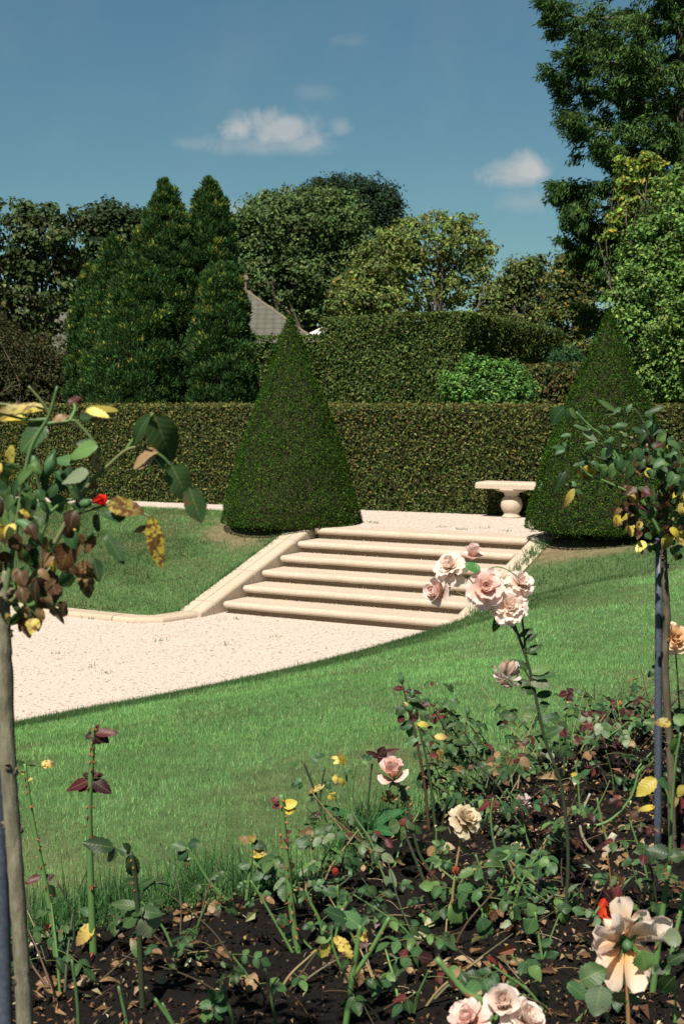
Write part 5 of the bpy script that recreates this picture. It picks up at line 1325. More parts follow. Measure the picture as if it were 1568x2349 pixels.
for q in ((868, 1738, 840, 1722, 16, 'b'), (868, 1738, 915, 1715, 20, 'b'), (870, 1735, 880, 1712, 22, 'b'), (870, 1740, 905, 1755, 18, 'b'), (866, 1740, 885, 1760, 16, 'b'), (790, 1755, 778, 1725, 16, 'y'), (745, 1800, 700, 1820, 14, 'y')): r.one(*q)
r.done()
r = Rose('long thin green stem trailing across the dark soil from a cut shoulder', 905, 4.55)
r.cane([(915, 2066), (880, 2010), (850, 1930), (812, 1870), (806, 1830)], .0042, .003, (.11, .19, .07)); r.one(812, 1880, 796, 1872, 24, 'p'); r.one(880, 2010, 902, 2040, 18, 'p'); r.one(905, 2040, 895, 1990, 16, 'p')
r.leaf(910, 2050, 930, 2075, 'b', 3); r.done()

# --- the leafier bushes along the far edge of the bed
for (u, y, lab, kw, fl) in (
    (1085, 6.1, 'rose bush with dark reddish tips and one upright dark bud, by the dry lawn edge', dict(n=6, h=.40, spread=.24, kind='ggdb', leaves=4), [(1072, 1632)]),
    (1180, 5.7, 'dense green rose bush below the stem with the lavender wilted flower', dict(n=8, h=.33, spread=.30, kind='gggddb', leaves=5), []),
    (1100, 5.3, 'spreading green rose bush with a few yellow curled leaves behind the faded cream bloom', dict(n=8, h=.33, spread=.32, kind='ggdddn', leaves=5), []),
    (1295, 6.0, 'rose bush with pale spotted and burgundy leaves beside the tall cluster stem', dict(n=8, h=.34, spread=.30, kind='ggddbp', leaves=5), []),
    (1370, 6.6, 'sparse rose bush with yellow young leaves against the grass', dict(n=5, h=.26, spread=.28, kind='gddgy', leaves=3), []),
    (1435, 6.4, 'dark maroon-leaved rose bush carrying one small orange bud', dict(n=8, h=.27, spread=.30, kind='dbbgg', leaves=5), []),
    (1540, 6.7, 'green rose bush at the grass edge behind the grey stake', dict(n=7, h=.28, spread=.36, kind='ggd', leaves=5), []),
    (1640, 6.0, 'leafy rose bush growing beyond the standard rose', dict(n=7, h=.4, spread=.36, kind='ggdy', leaves=5), []),
    (1240, 5.0, 'low rose bush with a twisted pink withered leaf tip above bare soil', dict(n=5, h=.24, spread=.22, kind='ggdb', leaves=4), []),
    (1560, 5.2, 'reddish low rose shoots around the foot of the standard rose', dict(n=5, h=.24, spread=.25, kind='bbgd', leaves=3), []),
):
    r = Rose(lab, u, y); kw['n'] = max(3, int(kw['n'] * .7)); r.grow(size=.05, **kw)
    r.twigs(7, .34, .30)
    for q in fl: r.cane([(u - 2, 1780), (q[0] - 6, 1700), (q[0], q[1])], .004, .0025, RC); r.bud(*q, .010)
    if 'orange bud' in lab: r.cane([(1432, 1740), (1425, 1670), (1421, 1628)], .003, .002, RC); r.flower(1421, 1622, .022, (0, -.1, 1), 'bud', ((.8, .3, .1), (.82, .5, .25)))
    if 'twisted' in lab: r.flower(1200, 1840, .028, (.2, -.4, -.8), 'wilted', LAV); r.cane([(1225, 1960), (1205, 1890), (1200, 1845)], .003, .002, RC)
    if 'green rose bush below' in lab: r.bud(1150, 1790, .013, (.1, 0, 1), (.7, .35, .12)); r.cane([(1165, 1850), (1152, 1810)], .003, .002)
    r.done()

r = Rose('old grey woody rose stump with a few bare curving green shoots', 1392, 4.95)
r.cane([(1386, 1972), (1392, 1945), (1408, 1912)], .020, .013, (.36, .34, .27)); r.cane([(1400, 1965), (1430, 1945), (1445, 1930)], .010, .006, (.30, .27, .20)); r.cane([(1380, 1972), (1340, 1930), (1330, 1880), (1352, 1820)], .006, .004, (.28, .25, .18))
r.cane([(1395, 1940), (1380, 1890), (1368, 1830)], .0055, .004, (.12, .17, .06)); r.cane([(1345, 1900), (1400, 1880), (1445, 1830), (1465, 1765)], .0055, .004, GC, 4); r.cane([(1330, 1880), (1325, 1800), (1318, 1745)], .004, .003, GC); r.cane([(1360, 1870), (1385, 1820), (1398, 1790)], .003, .002, GC)
r.cane([(1420, 1950), (1445, 1890), (1475, 1850)], .005, .003, TC); r.leaf(1465, 1770, 1500, 1760, 'b', 3); r.leaf(1440, 1835, 1400, 1830, 'b', 3); r.done()

r = Rose('young rose shoot with neat round pairs of bright leaflets on bare soil', 1245, 3.95)
r.cane([(1248, 2238), (1238, 2170), (1226, 2092)], .005, .0035, GC, 4); r.cane([(1246, 2200), (1262, 2150), (1285, 2090)], .003, .002)
for q in ((1226, 2100, 1212, 2072, 28, 'g'), (1224, 2105, 1206, 2145, 36, 'g'), (1228, 2095, 1250, 2080, 20, 'g'), (1290, 2085, 1275, 2075, 22, 'g'), (1288, 2090, 1300, 2120, 34, 'g'), (1285, 2085, 1312, 2082, 26, 'g'), (1310, 2085, 1345, 2095, 20, 'g'), (1248, 2200, 1280, 2185, 24, 'g'), (1248, 2205, 1220, 2190, 24, 'g'), (1250, 2215, 1265, 2245, 36, 'd'), (1250, 2210, 1290, 2210, 22, 'g'), (1240, 2170, 1265, 2155, 20, 'g')): r.one(*q)
r.done()

r = Rose('large peach bloom seen from behind with drooping outer petals and two round green buds', 1440, 2.95)
r.cane([(1446, 2690), (1441, 2380), (1437, 2270), (1433, 2180)], .0055, .0035, (.20, .12, .06)); r.cane([(1434, 2185), (1425, 2155), (1419, 2135)], .003, .0025); r.cane([(1434, 2185), (1450, 2160), (1461, 2132)], .003, .0025)
r.flower(1432, 2160, .066, (-.16, .86, .22), 'back', ((.88, .60, .34), (.89, .76, .67))); r.bud(1418, 2124, .011, (-.1, -.3, .9)); r.bud(1462, 2122, .012, (.1, -.3, .9))
mbp = MB(); cp = r.p(1432, 2172)
for (a_, L_, tl) in ((.3, .085, 2.3), (.9, .075, 2.5), (-.2, .08, 2.6), (2.2, .07, 2.4), (3.0, .065, 2.2), (-.8, .06, 2.1)):
    rr_ = np.array([math.sin(a_) * .9 - .2, -.35 * math.cos(a_), .0]); petal(mbp, cp, nrm(rr_), np.array([0, 0, 1.]), tl, L_, .058, .25, .35, .10, (.86, .52, .22), (.88, .74, .62))
mbp.build('drooping_petals', M['petal'], r.t, smooth=True)
r.one(1440, 2230, 1452, 2280, 16, 'g', .02)
for q in ((1470, 2180, 1482, 2232, 52, 'g', -.06), (1378, 2260, 1362, 2335, 60, 'p', -.15), (1330, 2250, 1390, 2220, 60, 'd', -.1), (1300, 2255, 1350, 2290, 40, 'g', .05), (1440, 2290, 1395, 2285, 30, 'g'), (1440, 2290, 1470, 2300, 26, 'g'), (1545, 2240, 1510, 2280, 44, 'd', -.1), (1560, 2150, 1520, 2150, 44, 'p', -.1), (1530, 2210, 1575, 2180, 30, 'd', -.1), (1500, 2230, 1540, 2210, 26, 'd')): r.one(*q)
r.cane([(1450, 2600), (1400, 2380), (1378, 2262)], .004, .003, GC); r.cane([(1450, 2600), (1540, 2380), (1545, 2240)], .004, .003, GC); r.done()

r = Rose('pale pink blooms on a stout green cane cut off by the bottom edge', 1130, 2.75)
r.cane([(1190, 2800), (1130, 2355), (1062, 2272), (1000, 2198)], .009, .006, (.10, .19, .06), 6); r.cane([(1130, 2355), (1150, 2300), (1165, 2250)], .004, .003); r.cane([(1130, 2360), (1175, 2340), (1215, 2310)], .003, .002)
r.flower(1152, 2308, .038, (-.1, -.7, .6), 'cup', PALE, -.05); r.flower(1078, 2352, .044, (-.4, -.4, .7), 'full', PINK, -.08); r.flower(1196, 2346, .044, (.5, -.5, .6), 'open', PALE, -.06)
r.one(1130, 2300, 1108, 2270, 20, 'g'); r.one(1040, 2245, 1055, 2215, 16, 'gn'); r.done()

r = Rose('small red and orange rose close to the soil under maroon leaves', 1412, 3.75)
r.cane([(1425, 2308), (1418, 2180), (1408, 2100)], .004, .0025, RC); r.cane([(1408, 2090), (1400, 2020), (1392, 1960)], .002, .0015, (.3, .14, .06))
r.flower(1404, 2088, .036, (-.1, -.75, .3), 'open', RED)
for q in ((1405, 2070, 1385, 2040, 24, 'b', -.05), (1408, 2068, 1420, 2030, 24, 'b', -.05), (1410, 2070, 1440, 2065, 24, 'b', -.05), (1408, 2070, 1425, 2090, 20, 'b', -.05), (1405, 2066, 1405, 2032, 20, 'b', -.05)): r.one(*q)
r.done()

r = Rose('thick thorny canes rising beside the foot of the slender standard rose', 1505, 3.75)
r.cane([(1492, 2308), (1512, 2140), (1524, 2050), (1534, 1985)], .0095, .0065, GC, 26); r.cane([(1515, 2308), (1545, 2160), (1566, 2060), (1582, 1960)], .007, .0045, GC, 16); r.cane([(1492, 2240), (1450, 2120), (1430, 2098)], .003, .0025, GC)
r.cane([(1534, 1985), (1540, 1850), (1548, 1750), (1560, 1680)], .005, .003, GC, 6); r.cane([(1540, 1850), (1520, 1800), (1500, 1790)], .003, .002)
for q in ((1502, 1785, 1458, 1826, 36, 'y', -.1), (1508, 1785, 1540, 1812, 24, 'gn', -.1), (1538, 1660, 1498, 1655, 26, 'gy'), (1545, 1690, 1548, 1735, 36, 'g'), (1545, 1660, 1575, 1640, 30, 'g'), (1555, 1830, 1530, 1855, 22, 'gn'), (1568, 1800, 1552, 1830, 20, 'y'), (1535, 1960, 1478, 1945, 36, 'd', -.1), (1535, 1965, 1575, 1960, 34, 'd', -.1), (1462, 1860, 1440, 1880, 20, 'gn'), (1500, 1850, 1460, 1858, 16, 'gy')): r.one(*q)
r.done()

r = Rose('rose with a large open peach bloom half behind the standard stem', 1560, 5.6)
r.cane([(1566, 1850), (1560, 1680), (1548, 1490)], .005, .003, DC, 5); r.flower(1544, 1466, .058, (.1, -.9, .3), 'open', ((.88, .48, .12), (.87, .70, .50)))
r.auto(r.c[0], 6, 'gd', .04, .2); r.done()

r = Rose('little tuft of broad green rose leaves low on the dark soil', 480, 3.55)
r.cane([(490, 2388), (488, 2330), (492, 2290)], .004, .003)
for q in ((490, 2300, 455, 2310, 24, 'g'), (492, 2295, 478, 2270, 22, 'g'), (492, 2295, 515, 2275, 24, 'g'), (492, 2305, 528, 2310, 36, 'g'), (488, 2320, 455, 2345, 30, 'g'), (495, 2318, 520, 2340, 30, 'g')): r.one(*q)
r.done()
r = Rose('hard pruned rose of short bare green stubs poking from the soil', 420, 3.4)
for (u0, v0, u1, v1, rr) in ((300, 2450, 272, 2262, .006), (450, 2450, 355, 2290, .0065), (430, 2440, 372, 2300, .005), (550, 2450, 512, 2262, .0065), (640, 2440, 607, 2222, .0055), (180, 2420, 165, 2200, .006)):
    r.cane([(u0, v0), ((u0 + u1) / 2 + 6, (v0 + v1) / 2), (u1, v1)], rr * .8, rr * .65, (.06, .12, .04), 5)
r.cane([(618, 2270), (640, 2240), (660, 2230)], .002, .0015, RC); r.done()

for (u, y, lab, kw) in (
    (700, 4.45, 'bushy low rose with blue-green leaves behind the flat-cut thorny cane', dict(n=4, h=.26, spread=.24, kind='gggdp', leaves=3, size=.045)),
    (890, 4.75, 'short rose with small dark leaves in the grass edge near the dandelion', dict(n=5, h=.22, spread=.2, kind='gddb', leaves=3, size=.042)),
    (1010, 4.0, 'low rose with many flat green leaves at the foot of the coral bud', dict(n=4, h=.22, spread=.24, kind='ggggd', leaves=3, size=.05)),
    (1150, 4.3, 'green leafy rose filling the gap beneath the nodding withered flower', dict(n=4, h=.28, spread=.24, kind='gggd', leaves=3, size=.048)),
    (1330, 4.25, 'small rose with thin stems and sparse pale leaves near the grey stump', dict(n=4, h=.2, spread=.18, kind='ggp', leaves=2, size=.042)),
    (1530, 4.3, 'thin rose with reddish brown shoots behind the thick thorny canes', dict(n=4, h=.3, spread=.2, kind='bgd', leaves=3, size=.045)),
    (420, 4.05, 'scrubby low rose of thin dark twigs between the dusky rose and the leaning one', dict(n=3, h=.2, spread=.22, kind='gdd', leaves=2, size=.04)),
    (130, 3.7, 'scrubby dark rose with thin twigs at the foot of the pale standard stem', dict(n=3, h=.24, spread=.2, kind='ddg', leaves=2, size=.042)),
    (930, 3.6, 'sparse rose of thin brown twigs between the forked cane and the pink blooms', dict(n=3, h=.2, spread=.2, kind='gdb', leaves=2, size=.04)),
    (1300, 3.6, 'small green rose with thin reddish stems next to the large peach bloom', dict(n=4, h=.22, spread=.22, kind='ggd', leaves=2, size=.045)),
    (1420, 5.7, 'twiggy rose with dark leaves around the grey stump', dict(n=4, h=.26, spread=.26, kind='ddgb', leaves=2, size=.042)),
    (610, 3.75, 'low rose with yellow and green leaflets beside the forked green cane', dict(n=3, h=.16, spread=.2, kind='ggy', leaves=2, size=.04)),
):
    r = Rose(lab, u, y); r.grow(**kw); r.twigs(5, .26, .26); r.done()

# --- weed in the grass edge
wp = G(845, 1905, 0); wt = thing('dandelion_weed', 'jagged-leaved dandelion weed in the long grass at the bed edge', 'weed', wp)
mb = MB()
for k in range(12):
    a = k * .62 + random.random() * .3; up = random.uniform(.25, 1.3)
    leaflet(mb, wp, (math.cos(a), math.sin(a), up), (-math.cos(a) * .4, -.5, .7), random.uniform(.12, .20), .045, 'g', .35, .1, 0, col=(.035, .115, .040))
mb.build('leaves', M['rose'], wt, smooth=True, uv=True)

# ------------------------------------------------------------------ the two standard roses with their stakes
def stake(label, px, y, r, zb=-.1):
    pts = [P(u, v, y) for u, v in px]; pts[0][2] = max(pts[0][2], zb)
    t = thing('plant_stake', label, 'stake', (*pts[0][:2], 0))
    mb = MB(); tube(mb, pts, r, 12, n=6); mb.build('stake_tube', M['stake'], t, smooth=True)
    mb = MB(); tube(mb, [pts[-1], pts[-1] + [0, 0, .012]], [r * 1.12, r * .9], 12, n=3); mb.build('end_cap', M['stake'], t, smooth=True)
M['stake'] = noise_mat('grey-blue coated metal', [(.3, (.035, .045, .065)), (.7, (.075, .09, .12))], 90, rough=.5, bump=.15, bdist=.001, spec=.4)
def knots(mb, c, r, n):
    for _ in range(n):
        i = random.randrange(2, len(c) - 2); t = nrm(c[i + 1] - c[i]); d = nrm(np.cross(t, runit(1)[0]))
        tube(mb, [c[i] - t * r * .5 + d * r * .55, c[i] + d * r * 1.15, c[i] + t * r * .3 + d * r * .8], [r * .5, r * .45, r * .2], 6, (.7, .62, .52), n=4)
# slender one
yR = 4.85
stake('blue-grey stake holding up the slender standard rose', [(1507, 1992), (1508, 1700), (1511, 1240)], yR + .02, .0135)
r = Rose('slender standard rose with a ragged green and yellow-brown head, tied to a grey stake', 1541, yR, 'standard rose', name='standard_rose')
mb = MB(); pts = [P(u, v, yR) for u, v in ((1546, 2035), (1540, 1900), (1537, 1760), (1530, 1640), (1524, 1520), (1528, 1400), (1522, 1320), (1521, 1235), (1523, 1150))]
c = tube(mb, pts, [.0155, .0135, .0125, .013, .005], 10, (.52, .48, .42), n=66, wob=.06); knots(mb, c, .014, 16)  # stem tinted darker all over to imitate the shade of its head
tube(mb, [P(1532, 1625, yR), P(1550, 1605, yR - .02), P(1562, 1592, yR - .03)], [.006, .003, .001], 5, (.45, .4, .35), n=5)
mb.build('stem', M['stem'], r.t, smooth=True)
X = lambda x, y: (1204.4 + x * .2319, 888.9 + y * .2319)
for i, px in enumerate((((1521, 1240), (1490, 1180), (1440, 1090), (1390, 1010), (1352, 978), (1320, 945)), ((1521, 1240), (1530, 1140), (1500, 1030), (1470, 960), (1455, 938)), ((1521, 1240), (1560, 1150), (1590, 1050), (1610, 980)),
             ((1521, 1240), (1470, 1150), (1400, 1110), (1350, 1090), (1330, 1070)), ((1440, 1090), (1400, 1060), (1370, 1050), (1340, 1040)), ((1500, 1030), (1460, 1010), (1420, 990)), ((1530, 1140), (1560, 1060), (1540, 1000)), ((1470, 1150), (1440, 1180), (1425, 1200)), ((1560, 1150), (1570, 1220), (1560, 1260)))):
    s_ = (i % 3 - 1) * .07
    r.cane(px, .006, .003, [GC, DC, (.16, .14, .07)][i % 3], 4, dy=list(np.linspace(0, s_, len(px))))
EX = [(385, 190, 210, 360, 130, 'g'), (430, 200, 510, 310, 60, 'g'), (400, 215, 440, 370, 70, 'd'), (510, 220, 600, 310, 50, 'g'), (650, 410, 530, 390, 70, 'g'), (560, 440, 745, 520, 70, 'p'), (640, 420, 470, 360, 60, 'd'), (450, 470, 345, 470, 50, 'g'), (390, 600, 258, 580, 60, 'g'), (390, 600, 290, 650, 60, 'g'), (390, 590, 380, 530, 40, 'g'),
      (690, 560, 565, 600, 50, 'g'), (690, 550, 580, 540, 40, 'g'), (640, 740, 465, 750, 60, 'g'), (620, 735, 560, 670, 40, 'g'), (640, 745, 740, 750, 50, 'g'), (620, 770, 600, 945, 150, 'gy'), (400, 820, 270, 1030, 80, 'd'), (510, 960, 395, 940, 60, 'g'), (480, 1000, 375, 1200, 70, 'y'), (485, 1010, 550, 1100, 80, 'gy'), (480, 1010, 585, 1050, 40, 'g'),
      (850, 690, 800, 890, 130, 'g'), (860, 680, 760, 890, 60, 'g'), (930, 670, 990, 810, 100, 'g'), (850, 580, 790, 690, 60, 'p'), (850, 390, 1030, 350, 60, 'g'), (820, 410, 730, 370, 60, 'd'), (900, 250, 720, 100, 70, 'd'), (890, 250, 770, 250, 60, 'd'), (890, 240, 950, 180, 50, 'g'), (1000, 250, 1050, 150, 50, 'g'), (1180, 280, 1370, 150, 60, 'd'), (1180, 280, 1260, 240, 70, 'g'),
      (1200, 470, 1050, 400, 70, 'd'), (1050, 400, 1190, 450, 60, 'g'), (1260, 470, 1400, 400, 60, 'g'), (1000, 480, 960, 450, 60, 'g'), (880, 500, 760, 540, 60, 'g'), (1200, 740, 1360, 730, 100, 'y'), (1180, 800, 1270, 900, 80, 'y'), (1330, 760, 1300, 880, 60, 'g'), (1080, 830, 1180, 880, 60, 'n'), (800, 900, 870, 1010, 60, 'n'), (1190, 970, 1200, 1080, 60, 'n'), (890, 1110, 940, 1190, 60, 'y'),
      (870, 1180, 880, 1280, 60, 'n'), (1100, 1310, 1180, 1350, 60, 'n'), (1160, 1300, 1090, 1510, 90, 'n'), (1450, 1430, 1350, 1600, 110, 'y'), (1510, 1420, 1410, 1370, 50, 'g'), (1520, 1420, 1580, 1500, 90, 'y'), (1480, 1500, 1440, 1560, 80, 'gy'), (1480, 1570, 1450, 1680, 90, 'd'), (1240, 1540, 1220, 1560, 30, 'y'), (1170, 1560, 1140, 1670, 30, 'n'), (1270, 1180, 1220, 1310, 70, 'g'), (1350, 1280, 1380, 1310, 50, 'g'), (1480, 1200, 1570, 1220, 80, 'g'),
      (1500, 640, 1350, 700, 60, 'g'), (1400, 600, 1430, 560, 40, 'y'), (1500, 540, 1560, 600, 60, 'g'), (1470, 720, 1570, 720, 50, 'g'), (1100, 580, 1040, 560, 40, 'n'), (950, 580, 1000, 560, 40, 'd')]
for (x0, y0, x1, y1, w_, kd) in EX:
    (u0, v0), (u1, v1) = X(x0, y0), X(x1, y1); r.one(u0, v0, u1, v1, w_ * .2319 * 1.05, kd, random.uniform(-.10, .08), curl=random.uniform(.1, .35))
for k in range(780):
    u = random.uniform(1375, 1640); v = random.gauss(1105, 68)
    if fbm(u * .018 + 3, v * .022) < .40 + .16 * (u < 1430) + .25 * (v > 1215) * (abs(u - 1515) > 40) or v > 1285 or v < 945: continue
    kd = random.choice('ggggdddk') if v < 1090 else random.choice('nkkkbdddgyy'); d = random.uniform(18, 36); t = random.uniform(.2, 2.7)
    r.one(u, v, u + d * math.cos(t), v + d * math.sin(t), random.uniform(13, 26), kd, random.uniform(-.30, .22), curl=random.uniform(.1, .6), fold=random.uniform(.1, .5))
r.done()

# stout one close by
yL = 2.6
stake('dark blue-grey stake leaning behind the stout pale standard stem', [(22, 2760), (8, 2200), (-6, 1760), (-14, 1460)], yL + .06, .0155)
r = Rose('stout standard rose with a blotched yellowing head and one small red bud, close by', 70, yL, 'standard rose', name='standard_rose')
mb = MB(); pts = [P(u, v, yL) for u, v in ((92, 2900), (58, 2349), (50, 2200), (37, 2000), (26, 1850), (16, 1700), (12, 1560), (6, 1440), (9, 1380), (14, 1310))]
c = tube(mb, pts, [.0165, .0150, .0148, .0150, .0155, .006], 14, n=90, wob=.035); knots(mb, c, .015, 13)
mb.build('stem', M['stem'], r.t, smooth=True)
Z = lambda x, y: (x * .3292, 860 + y * .3292)
CL = [((8, 1400), (40, 1200), (68, 1040), (112, 955), (132, 886)), ((113, 950), (95, 920), (66, 886)), ((105, 972), (160, 966), (178, 970), (220, 1021), (231, 1065)), ((160, 966), (172, 940), (170, 925)), ((8, 1400), (100, 1290), (190, 1131), (249, 1068), (300, 1028), (350, 1034)), ((290, 1032), (325, 980), (352, 948)), ((112, 962), (60, 962), (-10, 945)), ((112, 940), (70, 935), (-10, 925)),
      ((8, 1400), (80, 1260), (110, 1180), (88, 1110), (80, 1060)), ((110, 1180), (150, 1150), (205, 1140)), ((160, 1215), (180, 1180), (240, 1160)), ((8, 1400), (-40, 1250), (-60, 1100)), ((100, 1290), (170, 1260), (220, 1220)), ((240, 1160), (300, 1165), (346, 1186)), ((350, 1034), (375, 1050), (398, 1075)), ((8, 1400), (60, 1350), (120, 1300))]
for i, px in enumerate(CL): r.cane(px, .0055 if i in (0, 4) else .0035, .0022, [(.10, .17, .06), (.13, .15, .06), (.09, .15, .05)][i % 3], 5 if i in (0, 4) else 1, dy=list(np.linspace(0, -.05 + .03 * (i % 4), len(px))))
EL = [(352, 950, 404, 1068, 76, 'd', .32), (392, 1066, 440, 1152, 66, 'd', .2), (434, 1118, 462, 1202, 52, 'd', .45), (345, 952, 293, 1020, 34, 'd', .1), (362, 1036, 300, 1072, 50, 'n', .4), (350, 1032, 385, 1072, 40, 'd', .3), (196, 944, 272, 927, 30, 'y', .2), (178, 960, 240, 955, 26, 'gy', .3), (200, 940, 250, 950, 22, 'y', .2), (108, 936, -12, 936, 32, 'y', .6), (62, 966, -10, 953, 28, 'y', .4), (105, 972, 40, 1035, 62, 'd', .2),
      (224, 1022, 152, 1042, 44, 'g', .1), (224, 1020, 175, 1012, 26, 'g', .1), (214, 1040, 226, 1082, 28, 'n', .6), (36, 1142, 62, 1192, 42, 'g', .05), (204, 1086, 135, 1103, 44, 'p', .2), (205, 1090, 172, 1125, 36, 'g', .2), (170, 1060, 120, 1050, 34, 'g', .1), (246, 1156, 333, 1174, 52, 'y', .75), (288, 1186, 236, 1178, 40, 'g', .2), (346, 1184, 370, 1308, 40, 'y', .75), (346, 1212, 306, 1214, 22, 'n', .3), (244, 1226, 286, 1294, 32, 'd', .2), (160, 1245, 138, 1312, 58, 'gn', .8),
      (194, 1284, 198, 1376, 44, 'gn', .8), (215, 1280, 228, 1335, 34, 'd', .3), (110, 1312, 134, 1376, 40, 'n', .5), (78, 1386, 40, 1450, 46, 'gn', .6), (88, 1370, 92, 1405, 30, 'g', .2), (157, 924, 186, 906, 20, 'b', .3), (178, 915, 188, 930, 12, 'b', .2), (120, 965, 160, 950, 22, 'n', .5), (30, 1020, 8, 1100, 24, 'y', .5), (10, 1060, 24, 1110, 26, 'gn', .7), (20, 1080, -10, 1130, 40, 'g', .1), (75, 1075, 35, 1110, 30, 'g', .1), (70, 1120, 40, 1100, 26, 'g', .2),
      (220, 1230, 190, 1270, 30, 'gn', .5), (175, 1215, 150, 1240, 22, 'y', .4), (180, 1225, 195, 1250, 24, 'n', .5), (225, 1180, 215, 1225, 28, 'd', .3), (60, 1250, 40, 1290, 36, 'n', .5), (20, 1240, 60, 1250, 30, 'n', .5), (50, 1330, 60, 1390, 26, 'gn', .3), (85, 1330, 70, 1380, 24, 'g', .3), (130, 1110, 110, 1140, 28, 'd', .1), (-10, 1200, 20, 1250, 30, 'y', .4), (235, 1150, 205, 1130, 22, 'n', .4), (180, 1120, 225, 1110, 26, 'n', .4)]
for (u0, v0, u1, v1, w_, kd, sp) in EL: r.one(u0, v0, u1, v1, w_, kd, random.uniform(-.08, .03), curl=random.uniform(.05, .3), fold=random.uniform(.05, .25), spot=sp)
for k in range(180):
    u = random.gauss(55, 75); v = random.uniform(1050, 1420)
    if u > 225 or abs(u - 60) > 190 - abs(v - 1200) * .45: continue
    kd = random.choice('gggdddky') if v < 1200 else random.choice('gdddkknnyg'); d = random.uniform(24, 60); t = random.uniform(.3, 2.6)
    r.one(u, v, u + d * math.cos(t), v + d * math.sin(t), random.uniform(16, 38), kd, random.uniform(-.22, .18), curl=random.uniform(.1, .7), fold=random.uniform(.1, .5))
r.flower(206, 1153, .026, (.9, -.4, .2), 'bud', ((.85, .10, .06), (.80, .04, .02)), -.14); r.bud(116, 1068, .012, (.3, -.2, .9), None, -.05); r.bud(80, 1062, .008, (-.1, 0, 1))
r.done()

# ------------------------------------------------------------------ what lies on the soil
def soilz(x, y): return zsoil(np.asarray(x), np.asarray(y))
def in_view(x, y): return np.abs(x) < .30 * y + .3
mb = MB(); n = 46000
x, y = rng.uniform(-1.7, 3.4, n), 2.9 + 5.4 * rng.random(n) ** 1.5; k = (bed_in(x, y) > .02) & in_view(x, y); x, y = x[k], y[k]; n = len(x)
z = soilz(x, y); s_ = .0035 * np.exp(rng.normal(0, .55, n)) * (1 + .1 * y); d = runit(n); e1 = nrm(np.cross(d, runit(n))); e2 = np.cross(d, e1)
c0 = np.column_stack([x, y, z + s_ * .25]); ee = rng.uniform(.5, 1.2, (n, 3)) * s_[:, None]
V = np.stack([c0 + d * ee[:, :1], c0 - d * ee[:, :1], c0 + e1 * ee[:, 1:2], c0 - e1 * ee[:, 1:2], c0 + e2 * ee[:, 2:], c0 - e2 * ee[:, 2:]], 1)
b = np.arange(n)[:, None] * 6
F = np.concatenate([b + t for t in ([0, 2, 4], [2, 1, 4], [1, 3, 4], [3, 0, 4], [2, 0, 5], [1, 2, 5], [3, 1, 5], [0, 3, 5])])
cc = pick([(.008, .0055, .004), (.016, .011, .0075), (.005, .0035, .003), (.07, .045, .026), (.16, .12, .08)], [4, 3, 3, 1.1, .25], n)
mb.add(V.reshape(-1, 3), F, np.repeat(cc, 6, 0)); tag(mb.build('soil_crumbs', M['rubble']), 'dark crumbs of soil covering the rose bed', 'soil', kind='stuff')
mb = MB(); n = 30000
x, y = rng.uniform(-1.7, 3.4, n), 2.9 + 5.4 * rng.random(n) ** 1.3; dens = fbm(x * 1.6 + 4, y * 1.6)
k = (bed_in(x, y) > .0) & in_view(x, y) & (rng.random(n) < sstep(.36, .60, dens) * .8 + .25); x, y = x[k], y[k]; n = len(x); z = soilz(x, y)
nr_ = nrm(np.array([0, 0, .8]) + runit(n) * .7); ax = nrm(np.cross(nr_, runit(n))); L = .015 * np.exp(rng.normal(0, .55, n))
cards(mb, np.column_stack([x, y, z + .012]), ax, nr_, L, L * rng.uniform(.25, .7, n), pick([(.26, .16, .085), (.15, .085, .042), (.36, .27, .16), (.06, .035, .02), (.22, .24, .13), (.46, .39, .27)], [3, 3, 1.4, 2, .4, .4], n), fold=.3, droop=.3)
n2 = 420; x, y = rng.uniform(-1.6, 2.4, n2), 2.9 + 4.2 * rng.random(n2) ** 1.3; k = (bed_in(x, y) > .05) & in_view(x, y); x, y = x[k], y[k]
for xx, yy, zz in zip(x, y, soilz(x, y)):
    a = random.random() * 6.28; l = random.uniform(.02, .07); d = np.array([math.cos(a), math.sin(a), random.uniform(-.05, .15)]) * l
    p = np.array([xx, yy, zz + .008]); tube(mb, [p - d, p + [0, 0, .006], p + d], [.0014, .001, .0006], 4, random.choice([(.25, .17, .09), (.12, .075, .04), (.34, .27, .17)]), n=4, cap=False)
tag(mb.build('leaf_litter', M['dry']), 'small dry leaf scraps and twigs scattered over the dark soil', 'litter', kind='stuff')
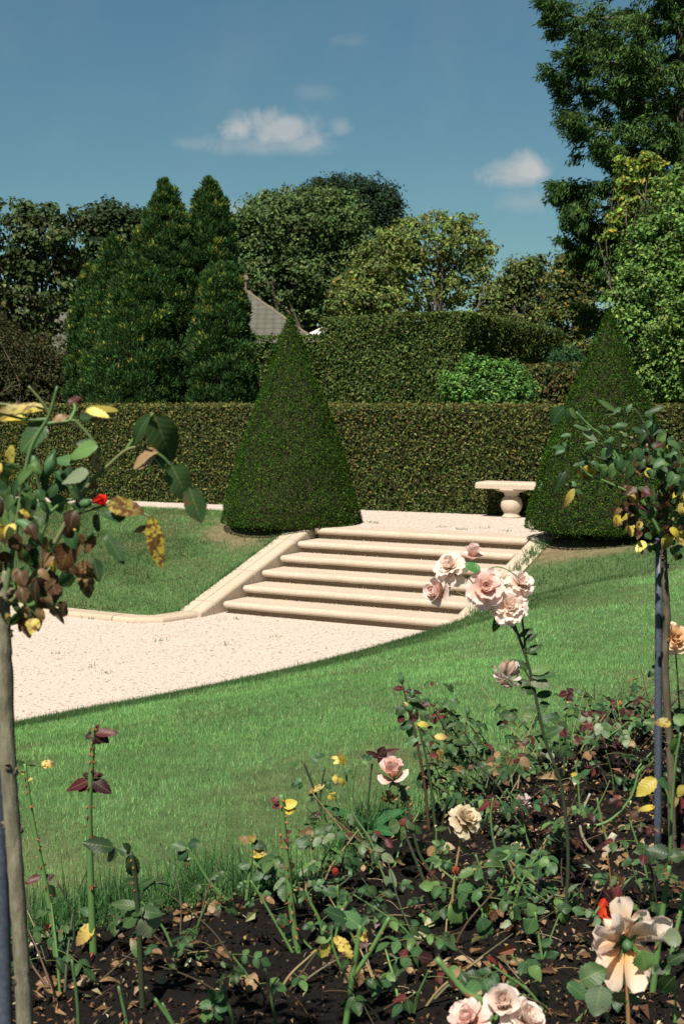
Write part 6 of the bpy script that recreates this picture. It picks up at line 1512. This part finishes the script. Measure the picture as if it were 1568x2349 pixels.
def fallen(i, x, y, L, col, label, group, name='fallen_leaf'):
    z = float(soilz(np.array([x]), np.array([y]))[0]) + .012
    mb = MB(); a = random.random() * 6.28; o = np.array([x, y, z])
    kd = 'n'
    leaflet(mb, o, (math.cos(a), math.sin(a), random.uniform(-.05, .3)), (random.gauss(0, .4), -.35 + random.gauss(0, .4), .8), L, L * random.uniform(.45, .75), kd, random.uniform(-.5, .6), random.uniform(.1, .6), random.uniform(0, .3), col=col)
    t = bpy.data.objects.new('tmp', None); t.location = o
    ob = mb.build(name, M['rose'], None, smooth=True, uv=True); ob.data.transform(Matrix.Translation(-Vector(o))); ob.location = o; bpy.data.objects.remove(t)
    tag(ob, label, 'leaf', group)
cnt = 0; tries = 0
FB = [(400, 2105), (330, 2230), (560, 2260), (860, 1965), (925, 1985), (1010, 1960), (1390, 1960), (1420, 1965), (1440, 2105), (1340, 2110), (1310, 2060), (1180, 2240), (1060, 2235), (1020, 2250), (960, 2240), (900, 2210), (830, 2240), (130, 2290), (175, 2270), (1470, 1955), (1500, 1955), (1370, 1900), (1290, 1790), (700, 2050), (720, 2065), (450, 2110), (510, 2095), (1100, 2240)]
for (u, v) in FB:
    for j in range(4):
        p = G(u + random.gauss(0, 14 * j), v + random.gauss(0, 9 * j), 0)
        if bed_in(p[:1], p[1:2])[0] < .03: continue
        fallen(cnt, p[0], p[1], random.uniform(.026, .06), np.array(random.choice([(.26, .16, .08), (.33, .22, .12), (.20, .11, .05), (.38, .28, .17)])), 'curled dry brown leaf fallen on the dark soil of the rose bed', 'fallen brown leaves on the soil'); cnt += 1
for (u, v) in ((1330, 2010), (1355, 2030), (1300, 1980), (985, 2140), (950, 2160), (1000, 2130), (880, 2150), (1170, 2150), (1260, 2120), (1240, 2190), (1130, 2230), (1325, 1700)):
    p = G(u, v, 0)
    if bed_in(p[:1], p[1:2])[0] > .03: fallen(cnt, p[0], p[1], random.uniform(.035, .06), np.array(random.choice([(.34, .38, .22), (.42, .42, .26), (.30, .36, .25)])), 'pale bleached green leaf fallen on the dark soil of the rose bed', 'fallen pale green leaves on the soil')
